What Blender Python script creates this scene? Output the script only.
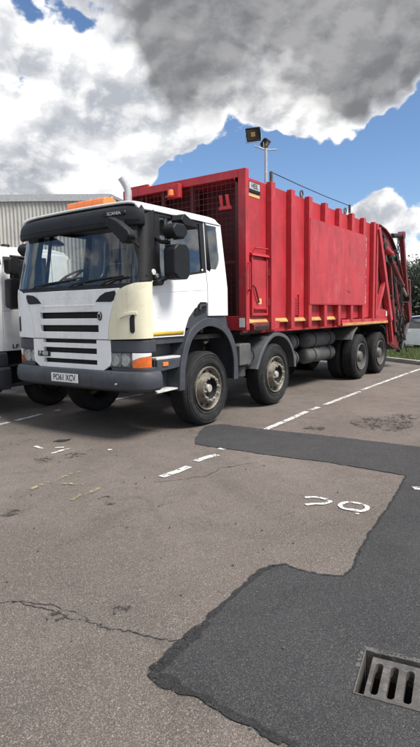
import bpy, bmesh, math, random
import numpy as np
from mathutils import Vector, Matrix, noise as mnoise
rad = math.radians
random.seed(7)
for o in list(bpy.data.objects): bpy.data.objects.remove(o)
scn = bpy.context.scene
COL = scn.collection

# ---------------------------------------------------------------- camera
CAM = Vector((-4.612, -4.269, 1.545))
YAW, PITCH, ROLL, FPX = rad(35.522), rad(-6.387), rad(-0.79), 536.213
fw = Vector((math.cos(PITCH)*math.cos(YAW), math.cos(PITCH)*math.sin(YAW), math.sin(PITCH)))
rt = fw.cross(Vector((0, 0, 1))).normalized(); up = rt.cross(fw)
r2 = math.cos(ROLL)*rt + math.sin(ROLL)*up; u2 = -math.sin(ROLL)*rt + math.cos(ROLL)*up
cam = bpy.data.cameras.new('camera'); camo = bpy.data.objects.new('camera', cam); COL.objects.link(camo)
m = Matrix((r2, u2, -fw)).transposed().to_4x4(); m.translation = CAM
camo.matrix_world = m
cam.sensor_fit = 'VERTICAL'; cam.sensor_height = 36; cam.lens = FPX/747*36
cam.clip_end = 3000; cam.clip_start = 0.05
scn.camera = camo

# ---------------------------------------------------------------- sky, sun, exposure
SUN = Vector((0.04, -0.65, 1.05)).normalized()
SUN_STRENGTH, SUN_ANGLE, SKY_STRENGTH, EXPOSURE = 4.9, 22.0, 0.105, 0.38
scn.view_settings.view_transform = 'Standard'; scn.view_settings.look = 'None'
scn.view_settings.gamma = 1; scn.view_settings.exposure = EXPOSURE
scn.view_settings.use_curve_mapping = False
world = bpy.data.worlds.new('World'); scn.world = world; world.use_nodes = True

class NT:
    """tiny node-tree writer"""
    def __init__(s, tree): s.t = tree; s.n = tree.nodes; s.l = tree.links
    def new(s, typ, **kw):
        nd = s.n.new(typ)
        for k, v in kw.items(): setattr(nd, k, v)
        return nd
    def put(s, sock, v):
        if hasattr(v, 'is_linked') or isinstance(v, bpy.types.NodeSocket): s.l.new(v, sock)
        elif v is not None:
            if sock.type == 'RGBA' and len(v) == 3: v = (*v, 1)
            sock.default_value = v
    def math(s, op, a, b=None, c=None, clamp=False):
        nd = s.new('ShaderNodeMath', operation=op, use_clamp=clamp)
        s.put(nd.inputs[0], a)
        if b is not None: s.put(nd.inputs[1], b)
        if c is not None: s.put(nd.inputs[2], c)
        return nd.outputs[0]
    def vec(s, op, a, b=None):
        nd = s.new('ShaderNodeVectorMath', operation=op)
        s.put(nd.inputs[0], a)
        if b is not None: s.put(nd.inputs[1], b)
        return nd.outputs['Value'] if op in ('DOT_PRODUCT', 'LENGTH') else nd.outputs[0]
    def noise(s, vec, scale, detail=4, rough=.5, dist=0., out=0):
        nd = s.new('ShaderNodeTexNoise')
        if vec is not None: s.put(nd.inputs['Vector'], vec)
        nd.inputs['Scale'].default_value = scale; nd.inputs['Detail'].default_value = detail
        nd.inputs['Roughness'].default_value = rough; nd.inputs['Distortion'].default_value = dist
        return nd.outputs[out]
    def voro(s, vec, scale, feature='F1', out='Distance', rnd=1.):
        nd = s.new('ShaderNodeTexVoronoi', feature=feature)
        s.put(nd.inputs['Vector'], vec); nd.inputs['Scale'].default_value = scale
        nd.inputs['Randomness'].default_value = rnd
        return nd.outputs[out]
    def ramp(s, fac, stops):
        nd = s.new('ShaderNodeValToRGB'); el = nd.color_ramp.elements
        while len(el) < len(stops): el.new(.5)
        for e, (p, c) in zip(el, stops):
            e.position = p; e.color = (c, c, c, 1) if isinstance(c, (int, float)) else (*c, 1)
        s.put(nd.inputs[0], fac); return nd.outputs[0]
    def sstep(s, v, a, b, c=0., d=1.):
        nd = s.new('ShaderNodeMapRange', interpolation_type='SMOOTHSTEP')
        s.put(nd.inputs[0], v); nd.inputs[1].default_value = a; nd.inputs[2].default_value = b
        nd.inputs[3].default_value = c; nd.inputs[4].default_value = d
        return nd.outputs[0]
    def mix(s, f, a, b, mode='MIX'):
        nd = s.new('ShaderNodeMix', data_type='RGBA', blend_type=mode)
        s.put(nd.inputs[0], f); s.put(nd.inputs[6], a); s.put(nd.inputs[7], b)
        return nd.outputs[2]
    def scale(s, v, xyz, loc=(0, 0, 0)):
        nd = s.new('ShaderNodeMapping'); s.put(nd.inputs[0], v)
        nd.inputs['Scale'].default_value = xyz; nd.inputs['Location'].default_value = loc
        return nd.outputs[0]
    def bump(s, h, strength, dist=.01):
        nd = s.new('ShaderNodeBump'); nd.inputs['Strength'].default_value = strength
        nd.inputs['Distance'].default_value = dist; s.put(nd.inputs['Height'], h)
        return nd.outputs[0]

def build_sky():
    w = NT(world.node_tree); w.n.clear()
    sky = w.new('ShaderNodeTexSky', sky_type='NISHITA', sun_disc=False)
    sky.sun_elevation = math.asin(SUN.z); sky.sun_rotation = math.atan2(SUN.x, SUN.y)
    sky.air_density = 1.0; sky.dust_density = .3; sky.ozone_density = 1.6
    d = w.new('ShaderNodeTexCoord').outputs['Generated']
    sep = w.new('ShaderNodeSeparateXYZ'); w.put(sep.inputs[0], d)
    # clouds: a noise field over directions; broad masses placed where banks of cloud stand
    base = w.scale(d, (1, 1, 1.5))
    warp = w.noise(base, 2.6, 4, .55, 0, 1)
    q = w.vec('ADD', base, w.vec('MULTIPLY', w.vec('SUBTRACT', warp, (.5, .5, .5)), (.13, .13, .13)))
    def field(v, det=13): return w.noise(v, 6.6, det, .60, .0)
    n0 = field(q)
    n1 = field(w.vec('ADD', q, (-.010, .006, .024)), 13)
    n2 = field(w.vec('ADD', q, (-.03, .02, .085)), 5)
    nl = field(q, 2)
    dw = w.vec('NORMALIZE', w.vec('ADD', d, w.vec('MULTIPLY', w.vec('SUBTRACT', w.noise(d, 7, 3, .6, 0, 1), (.5, .5, .5)), (.26, .26, .26))))
    def mass(cx, cy, cz, deg0, deg1, wt):
        dd = w.vec('DOT_PRODUCT', dw, tuple(Vector((cx, cy, cz)).normalized()))
        return w.math('MULTIPLY', w.sstep(dd, math.cos(rad(deg1)), math.cos(rad(deg0))), wt)
    cov = None
    for a in CLOUDS:
        mm = mass(*a); cov = mm if cov is None else w.math('ADD', cov, mm)
    h = w.math('ADD', w.math('MULTIPLY_ADD', w.math('SUBTRACT', n0, .5), 1.5, .5), cov)
    dens = w.sstep(h, .465, .585)
    grey = None
    for a in GREY:
        mm = mass(*a); grey = mm if grey is None else w.math('ADD', grey, mm)
    puff = w.sstep(w.math('SUBTRACT', n0, n1), -.075, .075)      # small lobes lit from above
    lobe = w.sstep(w.math('SUBTRACT', nl, n2), -.14, .14)        # big lobes
    shade = w.math('ADD', w.math('MULTIPLY', puff, .50), w.math('MULTIPLY', lobe, .55))
    edge = w.sstep(h, .53, .66, 1., 0.)                          # thin rims glow
    shade = w.math('ADD', shade, w.math('MULTIPLY', edge, .22), clamp=True)
    g = w.math('MULTIPLY', w.math('ADD', grey, w.math('MULTIPLY', w.math('SUBTRACT', n2, .55), 1.2)), w.sstep(h, .54, .74), clamp=True)
    white = w.mix(shade, (3.6, 3.8, 4.2), (8.9, 8.85, 8.75))
    dark = w.mix(shade, (1.6, 1.63, 1.74), (3.1, 3.1, 3.18))
    cloud = w.mix(g, white, dark)
    skyc = w.mix(1., sky.outputs[0], (.84, .95, 1.08), 'MULTIPLY')
    col = w.mix(dens, skyc, cloud)
    # below the horizon: the dull tone of the ground
    col = w.mix(w.sstep(sep.outputs[2], -.03, .0, 1., 0.), col, (1.2, 1.2, 1.15))
    bg = w.new('ShaderNodeBackground'); w.put(bg.inputs[0], col); bg.inputs[1].default_value = SKY_STRENGTH
    out = w.new('ShaderNodeOutputWorld'); w.l.new(bg.outputs[0], out.inputs[0])
# (direction, inner deg, outer deg, weight)
CLOUDS = [(.79, .44, .51, 7, 17, .24), (.66, .60, .47, 4, 14, .12), (.62, .72, .33, 6, 15, .13), (.55, .79, .22, 3, 9, .15),
          (.69, .65, .30, 2, 6, .12), (.80, .49, .345, 2, 5, .12), (.86, .39, .318, 1.0, 3.5, .15), (.945, .285, .145, 2, 5.5, .24),
          (.90, .37, .235, 3, 6.5, -.34), (.82, .50, .25, 2.5, 6, -.34), (.94, .27, .25, 2.5, 6, -.26), (.89, .25, .42, 3, 7.5, .22), (.77, .59, .222, 2, 4.5, -.36), (.735, .63, .245, .6, 2.2, -.16),
          (.545, .70, .455, .3, 2.2, -.22), (.55, .755, .355, .2, 1.8, -.20),
          (-.8, -.2, .5, 20, 60, .05), (.1, -.9, .4, 20, 60, .03)]
GREY = [(.79, .41, .54, 9, 15.5, .85), (.68, .54, .54, 5, 11, .75), (.90, .25, .46, 4, 8.5, .85), (.84, .35, .46, 4, 8.5, .5), (.83, .43, .335, 2, 5, -.3), (.60, .74, .27, 2, 7, .05), (.62, .70, .37, 3, 9, -.3)]
build_sky()
sl = bpy.data.lights.new('sun', 'SUN'); sl.energy = SUN_STRENGTH; sl.angle = rad(SUN_ANGLE); sl.color = (1, .955, .89)
so = bpy.data.objects.new('sun', sl); COL.objects.link(so)
so.rotation_euler = SUN.to_track_quat('Z', 'Y').to_euler(); so.location = SUN*40

# ---------------------------------------------------------------- materials
MATS = {}
def base_mat(name):
    mt = bpy.data.materials.new(name); mt.use_nodes = True
    nt = NT(mt.node_tree); b = nt.n['Principled BSDF']
    MATS[name] = mt
    return mt, nt, b
def paint(name, col, rough=.45, var=.25, dirt=None, dirtamt=.3, scale=2.5, metal=0., streak=.0, bump=.08, fine=40., coat=0., spec=.5, grime=0.):
    """worn surface: tone drift, stains, vertical runs, small relief"""
    mt, t, b = base_mat(name)
    p = t.new('ShaderNodeTexCoord').outputs['Object']
    n1 = t.noise(p, scale, 6, .6, .3); n2 = t.noise(p, fine, 4, .6)
    c = t.mix(t.sstep(n1, .3, .75), tuple(x*(1-var*.5) for x in col), tuple(min(1, x*(1+var*.5)) for x in col))
    if dirt is not None:
        f = t.math('MULTIPLY', t.sstep(t.noise(p, scale*2.3, 9, .68, .6), .5, .72), dirtamt)
        c = t.mix(f, c, dirt)
        f2 = t.math('MULTIPLY', t.sstep(n2, .58, .75), dirtamt*.5)
        c = t.mix(f2, c, dirt)
    if streak:
        s = t.noise(t.scale(p, (9, 9, .55)), 2.2, 6, .62)
        c = t.mix(t.math('MULTIPLY', t.sstep(s, .5, .78), streak), c, dirt if dirt is not None else tuple(x*.5 for x in col))
    if grime:
        s = t.noise(t.scale(p, (7, 7, .7), (3, 1, 2)), 2.6, 8, .66, .4); e = t.noise(p, 3.4, 8, .7, .5)
        c = t.mix(t.math('MULTIPLY', t.math('MULTIPLY', t.sstep(s, .46, .74), t.sstep(e, .40, .66)), grime), c, (.05, .032, .026))
    t.put(b.inputs['Base Color'], c); b.inputs['Metallic'].default_value = metal
    t.put(b.inputs['Roughness'], t.math('ADD', rough-.08, t.math('MULTIPLY', n1, .2)))
    b.inputs['Specular IOR Level'].default_value = spec
    b.inputs['Coat Weight'].default_value = coat; b.inputs['Coat Roughness'].default_value = .12
    if bump: t.put(b.inputs['Normal'], t.bump(t.math('ADD', n2, t.math('MULTIPLY', n1, .6)), bump, .01))
    return mt
MUD = (.055, .045, .036)
paint('white_paint', (.80, .805, .80), .38, .08, (.36, .33, .29), .30, 1.6, streak=.26, bump=.04, coat=.25, grime=.10)
paint('cream_paint', (.70, .66, .49), .42, .10, (.36, .31, .22), .32, 2.0, streak=.22, bump=.04, coat=.15, grime=.12)
paint('red_paint', (.42, .021, .031), .5, .38, (.47, .11, .115), .34, 1.1, streak=.36, bump=.3, grime=.7, fine=9)
paint('red_paint_faded', (.43, .026, .037), .5, .34, (.50, .14, .145), .36, 1.3, streak=.45, bump=.28, grime=.7, fine=8)
paint('red_grimy', (.16, .020, .022), .6, .6, (.022, .016, .014), .95, 3.2, streak=.5, bump=.25, grime=.8)
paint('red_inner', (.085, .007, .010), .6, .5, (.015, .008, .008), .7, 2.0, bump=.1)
paint('yellow_strip', (.46, .27, .085), .6, .4, (.22, .11, .06), .7, 5, bump=.1)
paint('door_yellow', (.60, .38, .045), .5, .2, (.35, .22, .08), .4, 5)
paint('yellow_paint', (.62, .42, .16), .55, .2, (.4, .2, .1), .4, 5)
paint('plastic_dark', (.040, .045, .055), .52, .3, (.11, .105, .10), .35, 3, bump=.10, streak=.1)
paint('plastic_visor', (.007, .008, .010), .55, .25, (.025, .025, .025), .3, 3, bump=.05, spec=.3)
paint('plastic_black', (.008, .008, .009), .55, .3, (.03, .03, .03), .25, 4, bump=.05, spec=.35)
paint('fender_grey', (.075, .082, .088), .55, .3, (.15, .14, .13), .4, 3, bump=.1, streak=.15)
paint('slot_black', (.006, .006, .007), .7, .2, None, bump=.1)
paint('chassis', (.011, .0105, .0105), .7, .4, (.035, .03, .026), .6, 4, bump=.3)
paint('tank_grey', (.09, .09, .087), .6, .35, (.04, .035, .03), .75, 4, bump=.1, streak=.2)
paint('rubber', (.020, .020, .021), .78, .3, (.085, .078, .07), .45, 5, bump=.2, spec=.3)
paint('rubber_tread', (.014, .014, .015), .85, .3, (.05, .045, .04), .4, 6, bump=.4, spec=.25)
paint('rim_rusty', (.20, .18, .145), .55, .6, (.035, .024, .016), .95, 11, metal=.35, bump=.3)
paint('rim_grey', (.11, .106, .10), .6, .4, (.06, .05, .042), .7, 7, metal=.2, bump=.25)
paint('hub_steel', (.52, .51, .47), .42, .3, (.14, .10, .06), .5, 12, metal=.5, bump=.2)
paint('steel_grey', (.36, .37, .38), .45, .2, (.12, .11, .1), .35, 6, metal=.5, bump=.05)
paint('galvanised', (.42, .43, .44), .55, .25, (.25, .25, .25), .4, 9, metal=.25, bump=.05)
paint('tread_plate', (.60, .60, .58), .5, .3, (.16, .15, .13), .55, 22, metal=.2, bump=.5, fine=70)
paint('lamp_silver', (.9, .9, .9), .3, .1, (.6, .6, .6), .3, 9, metal=.25, bump=.12, fine=60)
paint('chrome', (.82, .83, .85), .12, .1, None, metal=1., bump=.0)
paint('orange_lamp', (.72, .19, .04), .4, .12, (.5, .1, .02), .2, 6, bump=.02, coat=.3)
paint('amber_lens', (.62, .13, .02), .22, .3, (.25, .05, .015), .45, 26, bump=.15, fine=90, coat=.4)
paint('plate_white', (.72, .72, .70), .45, .06, (.35, .33, .3), .3, 9, bump=.02)
paint('lettering_black', (.012, .012, .012), .5, .1)
paint('lettering_grey', (.42, .43, .45), .4, .1)
paint('sticker_white', (.78, .77, .72), .5, .1, (.35, .25, .2), .4, 12)
paint('seat_fabric', (.075, .08, .09), .9, .3)
paint('dash', (.07, .073, .078), .7, .3)
paint('inner_trim', (.52, .525, .53), .8, .2)
paint('cladding', (.44, .43, .395), .55, .2, (.20, .195, .18), .4, .35, streak=.35, bump=.02)
paint('roof_sheet', (.23, .235, .24), .6, .3, (.12, .12, .12), .3, .5)
paint('road_paint', (.72, .72, .69), .7, .12, (.20, .185, .17), .55, 7, bump=.25, fine=130)
paint('bark', (.05, .042, .033), .9, .4, None, .3, 6, bump=.4)
paint('kerb_concrete', (.30, .285, .265), .85, .3, (.14, .13, .11), .5, 5, bump=.3)
paint('iron', (.10, .092, .085), .6, .5, (.22, .21, .20), .65, 14, metal=.35, bump=.35, fine=80)
paint('pit', (.012, .011, .010), .9, .3, None, .2, 4)
paint('mesh_wire', (.085, .010, .014), .6, .4, (.02, .015, .015), .5, 6)
paint('hose', (.012, .012, .013), .55, .3, (.05, .045, .04), .4, 10)
paint('ram_rod', (.55, .54, .50), .3, .2, (.1, .08, .06), .5, 12, metal=.8)

def glass_mat(name, tint, refl, rough=.0):
    """thin automotive pane: see-through with fresnel reflections"""
    mt, t, b = base_mat(name); t.n.remove(b)
    tr = t.new('ShaderNodeBsdfTransparent'); tr.inputs[0].default_value = (*tint, 1)
    gl = t.new('ShaderNodeBsdfGlossy'); gl.inputs['Roughness'].default_value = rough
    gl.inputs[0].default_value = (.95, .98, 1, 1)
    fr = t.new('ShaderNodeFresnel'); fr.inputs[0].default_value = 1.5
    f = t.math('MULTIPLY_ADD', fr.outputs[0], 1.15, refl, clamp=True)
    mx = t.new('ShaderNodeMixShader'); t.put(mx.inputs[0], f)
    t.l.new(tr.outputs[0], mx.inputs[1]); t.l.new(gl.outputs[0], mx.inputs[2])
    t.l.new(mx.outputs[0], t.n['Material Output'].inputs[0])
    return mt
glass_mat('windscreen_glass', (.90, .95, .94), .012)
glass_mat('window_glass', (.80, .85, .86), .08)
glass_mat('lens_glass', (.92, .94, .95), .05)
glass_mat('car_glass', (.06, .07, .08), .12)

def asphalt(name, c0, c1, stone, dark, sc=1., bumpst=.55, hold=None):
    """binder with stones of several sizes; hold: broken, crumbling edges"""
    mt, t, b = base_mat(name)
    p = t.new('ShaderNodeTexCoord').outputs['Object']
    big = t.noise(p, .45, 6, .62, .6); mid = t.noise(p, 4.5, 8, .68, .3)
    c = t.mix(t.sstep(big, .32, .66), c0, c1)
    c = t.mix(t.math('MULTIPLY', t.sstep(mid, .45, .75), .5), c, dark)
    film = t.sstep(t.noise(p, .9, 7, .62, .8), .46, .70)
    c = t.mix(t.math('MULTIPLY', film, .38), c, dark)
    jit = t.vec('ADD', p, t.vec('MULTIPLY', t.noise(p, 60, 2, .5, 0, 1), (.02, .02, .02)))
    hgt = None
    for k, (vsc, lo, amt) in enumerate(((88, .55, .75), (150, .42, .8), (245, .35, .7))):
        v = t.voro(jit, vsc*sc, 'F1', 'Color'); vd = t.voro(jit, vsc*sc)
        vs = t.new('ShaderNodeSeparateColor'); t.put(vs.inputs[0], v)
        st = t.math('MULTIPLY', t.sstep(vs.outputs[k], lo, 1.), t.sstep(vd, .55, .28))
        tone = t.mix(vs.outputs[(k+1) % 3], tuple(x*.62 for x in stone), tuple(x*1.18 for x in stone))
        c = t.mix(t.math('MULTIPLY', st, amt), c, tone)
        c = t.mix(t.math('MULTIPLY', t.sstep(vd, .42, .75), .38), c, dark)
        hgt = t.math('MULTIPLY', vd, -1.) if hgt is None else t.math('ADD', hgt, t.math('MULTIPLY', vd, -.7))
    spots = t.noise(p, 1.7, 6, .6, .9)
    c = t.mix(t.math('MULTIPLY', t.sstep(spots, .60, .76), .45), c, dark)
    t.put(b.inputs['Base Color'], c)
    t.put(b.inputs['Roughness'], t.math('ADD', .74, t.math('MULTIPLY', mid, .2)))
    b.inputs['Specular IOR Level'].default_value = .35
    t.put(b.inputs['Normal'], t.bump(hgt, bumpst, .006))
    if hold is not None:
        e = t.math('ADD', t.noise(p, 26, 6, .7), t.math('MULTIPLY', t.noise(p, 6, 3, .6), .5))
        t.put(b.inputs['Alpha'], t.sstep(t.math('ADD', e, t.math('MULTIPLY', vd, -.2)), hold, hold+.09))
    return mt
asphalt('asphalt_old', (.108, .087, .073), (.192, .161, .140), (.36, .318, .28), (.050, .042, .036), 1.35)
asphalt('asphalt_new', (.032, .032, .0335), (.052, .0515, .052), (.135, .132, .129), (.014, .014, .015), 1.3)
asphalt('bitumen', (.014, .014, .015), (.020, .020, .021), (.05, .05, .05), (.009, .009, .009), 1.0, .4)
asphalt('bitumen_worn', (.020, .020, .021), (.028, .028, .029), (.06, .06, .06), (.009, .009, .009), 1.0, .25, .52)
asphalt('oil_stain', (.034, .029, .025), (.046, .039, .034), (.12, .105, .09), (.016, .014, .013), 1.0, .4, .66)
def worn_paint(name, col, hold):
    """road paint partly worn through to the stones"""
    mt, t, b = base_mat(name)
    p = t.new('ShaderNodeTexCoord').outputs['Object']
    v = t.voro(p, 90); n = t.noise(p, 22, 6, .7); n2 = t.noise(p, 5, 4, .6)
    keep = t.sstep(t.math('ADD', t.math('ADD', n, t.math('MULTIPLY', n2, .6)), t.math('MULTIPLY', v, -.35)), hold, hold+.14)
    t.put(b.inputs['Base Color'], t.mix(n2, tuple(x*.85 for x in col), col)); b.inputs['Roughness'].default_value = .75
    t.put(b.inputs['Alpha'], keep)
    t.put(b.inputs['Normal'], t.bump(v, .3, .004))
    return mt
worn_paint('line_paint', (.66, .66, .63), .50)
worn_paint('silt', (.105, .10, .092), .60)
worn_paint('faint_yellow', (.30, .25, .15), .60)

def leaf_mat(name, a, b_):
    mt, t, b = base_mat(name)
    info = t.new('ShaderNodeNewGeometry')
    c = t.mix(info.outputs['Random Per Island'], a, b_)
    t.put(b.inputs['Base Color'], c); b.inputs['Roughness'].default_value = .6
    return mt
leaf_mat('leaf_dark', (.012, .022, .009), (.030, .045, .018))
leaf_mat('grass_blade', (.05, .085, .02), (.12, .15, .045))
mt, t, b = base_mat('turf'); p = t.new('ShaderNodeTexCoord').outputs['Object']
t.put(b.inputs['Base Color'], t.mix(t.noise(p, 3, 6, .7), (.045, .07, .02), (.12, .12, .05))); b.inputs['Roughness'].default_value = .9

# ---------------------------------------------------------------- building blocks
def link(o): COL.objects.link(o); return o
def world_loc(o):
    v = Vector((0, 0, 0))
    while o is not None: v += o.location; o = o.parent
    return v
def finish(o, parent):
    """vertices are written in world coordinates: undo the parents' offset"""
    if parent is not None:
        o.parent = parent
        o.matrix_parent_inverse = Matrix.Translation(-PLOC.get(parent.name, Vector((0, 0, 0))))
    return o
PLOC = {}
def thing(name, label, cat, loc, group=None):
    o = bpy.data.objects.new(name, None); link(o); o.location = loc; o.empty_display_size = .2
    o['label'] = label; o['category'] = cat
    if group: o['group'] = group
    PLOC[o.name] = Vector(loc); return o
def mk(name, bm, mat, parent=None, smooth=35, bevel=0., seg=2, solid=0., label=None, kind=None, local=False):
    me = bpy.data.meshes.new(name); bm.to_mesh(me); bm.free()
    for mm in (mat if isinstance(mat, (list, tuple)) else [mat]): me.materials.append(MATS[mm])
    if smooth:
        for f in me.polygons: f.use_smooth = True
        me.set_sharp_from_angle(angle=rad(smooth))
    o = link(bpy.data.objects.new(name, me))
    if solid:
        sm = o.modifiers.new('solid', 'SOLIDIFY'); sm.thickness = solid; sm.offset = -1
    if bevel:
        bv = o.modifiers.new('bevel', 'BEVEL'); bv.width = bevel; bv.segments = seg; bv.limit_method = 'ANGLE'; bv.angle_limit = rad(38)
        bv.harden_normals = True
    if label: o['label'] = label
    if kind: o['kind'] = kind
    if local: o.parent = parent
    else: finish(o, parent)
    return o
def struct(o): o['kind'] = 'structure'; return o
def tag(o, label, cat, group=None):
    o['label'] = label; o['category'] = cat
    if group: o['group'] = group
    return o
def B(): return bmesh.new()
def box(bm, x0, x1, y0, y1, z0, z1, mi=0):
    vs = [bm.verts.new((x, y, z)) for x in (x0, x1) for y in (y0, y1) for z in (z0, z1)]
    for ids in ((0, 1, 3, 2), (4, 6, 7, 5), (0, 4, 5, 1), (2, 3, 7, 6), (0, 2, 6, 4), (1, 5, 7, 3)):
        f = bm.faces.new([vs[i] for i in ids]); f.material_index = mi
    return bm
def obox(bm, c, ax, ay, az, mi=0):
    """oriented box: centre and three half-vectors"""
    c, ax, ay, az = map(Vector, (c, ax, ay, az))
    vs = [bm.verts.new(c+sx*ax+sy*ay+sz*az) for sx in (-1, 1) for sy in (-1, 1) for sz in (-1, 1)]
    fs = []
    for ids in ((0, 1, 3, 2), (4, 6, 7, 5), (0, 4, 5, 1), (2, 3, 7, 6), (0, 2, 6, 4), (1, 5, 7, 3)):
        f = bm.faces.new([vs[i] for i in ids]); f.material_index = mi; fs.append(f)
    bmesh.ops.recalc_face_normals(bm, faces=fs); return bm
def prism(bm, pts, axis, a, b):
    """2-D outline extruded along an axis: axis 'y' takes (x, z) points, 'x' takes (y, z), 'z' takes (x, y)"""
    def P(p, v):
        return {'y': (p[0], v, p[1]), 'x': (v, p[0], p[1]), 'z': (p[0], p[1], v)}[axis]
    A = [bm.verts.new(P(p, a)) for p in pts]; Bv = [bm.verts.new(P(p, b)) for p in pts]
    n = len(pts); fs = [bm.faces.new(A), bm.faces.new(Bv[::-1])]
    for i in range(n): fs.append(bm.faces.new((A[i], Bv[i], Bv[(i+1) % n], A[(i+1) % n])))
    bmesh.ops.recalc_face_normals(bm, faces=fs)
    bmesh.ops.triangulate(bm, faces=[f for f in fs[:2] if len(f.verts) > 4])
    return bm
def tube(bm, pts, r, seg=8, cap=True, radii=None):
    pts = [Vector(p) for p in pts]; rings = []
    for i, p in enumerate(pts):
        d = (pts[min(i+1, len(pts)-1)]-pts[max(i-1, 0)]).normalized()
        a = d.orthogonal().normalized() if i == 0 else (prev - d*prev.dot(d)).normalized()
        prev = a; c = d.cross(a); rr = radii[i] if radii else r
        rings.append([bm.verts.new(p+rr*(math.cos(k*2*math.pi/seg)*a+math.sin(k*2*math.pi/seg)*c)) for k in range(seg)])
    fs = []
    for A, C in zip(rings, rings[1:]):
        for k in range(seg): fs.append(bm.faces.new((A[k], A[(k+1) % seg], C[(k+1) % seg], C[k])))
    if cap: fs.append(bm.faces.new(rings[0][::-1])); fs.append(bm.faces.new(rings[-1]))
    bmesh.ops.recalc_face_normals(bm, faces=fs); return bm
def lathe(bm, prof, seg=48, axis='y', c=(0, 0, 0), mi=0):
    """profile of (radius, along) points"""
    c = Vector(c); rings = []
    def P(r, h, t):
        x, y = r*math.cos(t), r*math.sin(t)
        return c + Vector({'y': (x, h, y), 'x': (h, x, y), 'z': (x, y, h)}[axis])
    for r, h in prof:
        if r < 1e-6: rings.append([bm.verts.new(P(0, h, 0))]*seg)
        else: rings.append([bm.verts.new(P(r, h, 2*math.pi*k/seg)) for k in range(seg)])
    fs = []
    for A, C in zip(rings, rings[1:]):
        for k in range(seg):
            q = []
            for v in (A[k], A[(k+1) % seg], C[(k+1) % seg], C[k]):
                if v not in q: q.append(v)
            if len(q) > 2:
                f = bm.faces.new(q); f.material_index = mi; fs.append(f)
    bmesh.ops.recalc_face_normals(bm, faces=fs); return bm
def text_mesh(s, size, mat4, extrude=.002, xs=1., bold=0.):
    cu = bpy.data.curves.new('lettering', 'FONT'); cu.body = s; cu.size = size; cu.extrude = extrude; cu.align_x = 'CENTER'; cu.align_y = 'CENTER'
    cu.offset = bold
    o = bpy.data.objects.new('lettering', cu); link(o); bpy.context.view_layer.update()
    dg = bpy.context.evaluated_depsgraph_get(); me = bpy.data.meshes.new_from_object(o.evaluated_get(dg))
    bpy.data.objects.remove(o)
    bm = B(); bm.from_mesh(me); bpy.data.meshes.remove(me)
    bmesh.ops.transform(bm, matrix=mat4 @ Matrix.Diagonal((xs, 1, 1, 1)), verts=bm.verts); return bm
def facing(loc, xdir, ydir):
    x, y = Vector(xdir).normalized(), Vector(ydir).normalized(); z = x.cross(y)
    mm = Matrix((x, y, z)).transposed().to_4x4(); mm.translation = Vector(loc); return mm
FRONT = lambda loc: facing(loc, (0, -1, 0), (0, 0, 1))
SIDE = lambda loc: facing(loc, (1, 0, 0), (0, 0, 1))

# ---------------------------------------------------------------- ground
GA = Vector((-2.335, -3.495)); E1 = Vector((-.983, -.182)); E2 = Vector((.182, -.983)); GD, GW = .315, .44
hole = [GA, GA+E1*GD, GA+E1*GD+E2*GW, GA+E2*GW]
def fill_ring(bm, outer, inner, z):
    es = []
    for loop in (outer, inner):
        vs = [bm.verts.new((p[0], p[1], z)) for p in loop]
        es += [bm.edges.new((vs[i], vs[(i+1) % len(vs)])) for i in range(len(vs))]
    bmesh.ops.triangle_fill(bm, edges=es, use_beauty=True, normal=(0, 0, 1))
    for f in bm.faces:
        if f.normal.z < 0: f.normal_flip()
bm = B(); R_ = 900
fill_ring(bm, [(-R_, -R_), (R_, -R_), (R_, R_), (-R_, R_)], hole, 0)
ground = struct(mk('ground', bm, 'asphalt_old', smooth=0))
ground['label'] = 'worn brownish grey asphalt of the lorry park'

def ragged(pts, amp, step, seed, closed=True):
    out = []; n = len(pts)
    for i in range(n if closed else n-1):
        a, b_ = Vector(pts[i]), Vector(pts[(i+1) % n]); L = (b_-a).length; k = max(1, int(L/step))
        nrm = Vector((-(b_-a).y, (b_-a).x))/max(L, 1e-6)
        for j in range(k):
            p = a.lerp(b_, j/k)
            off = amp*(mnoise.noise(Vector((p.x*9, p.y*9, seed)))*1.3 + mnoise.noise(Vector((p.x*31, p.y*31, seed+5)))*.9 + mnoise.noise(Vector((p.x*83, p.y*83, seed+8)))*.7)
            p = p + nrm*off if not (abs(p.x) > 7 or p.y < -7) else p
            out.append((p.x, p.y))
    if not closed: out.append(tuple(pts[-1]))
    return out
patch_edge = [(-3.006, -2.78), (-2.93, -2.772), (-2.814, -2.764), (-2.694, -2.759), (-2.564, -2.755), (-2.415, -2.745), (-2.236, -2.737), (-2.081, -2.727), (-1.925, -2.717), (-1.846, -2.742), (-1.79, -2.802), (-1.798, -2.907), (-1.789, -3.032), (-1.73, -3.163), (-1.624, -3.166), (-1.481, -3.144), (-1.332, -3.109), (-1.047, -3.078), (-0.691, -3.047), (-0.275, -3.005), (0.155, -2.955), (0.45, -2.905)]
band_bot = [(0.455, -2.87), (0.465, -2.459), (0.48, -2.082), (0.425, -1.708), (0.395, -1.356), (0.394, -1.03), (0.354, -0.71), (0.376, -0.475)]
band_top = [(.62, -.30), (.95, -.12), (1.27, .02), (1.493, -0.072), (1.507, -0.475), (1.521, -0.855), (1.597, -1.531), (1.617, -2.164), (1.636, -2.735), (1.70, -4.5), (1.8, -7.5)]
patch_bot = [(-3.03, -7.5), (-3.03, -4.2), (-3.028, -3.447), (-3.018, -3.338), (-3.019, -3.205), (-3.006, -3.1), (-3.013, -3.03), (-3.018, -2.93), (-3.025, -2.843)]
E_in = ragged(patch_edge, .010, .012, 1, False) + ragged(band_bot, .013, .014, 2, False) + ragged(band_top, .013, .018, 3, False)
E_bot = ragged(patch_bot, .010, .012, 4, False)
outline = E_in + E_bot
bm = B(); fill_ring(bm, outline, hole, .004)
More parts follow.
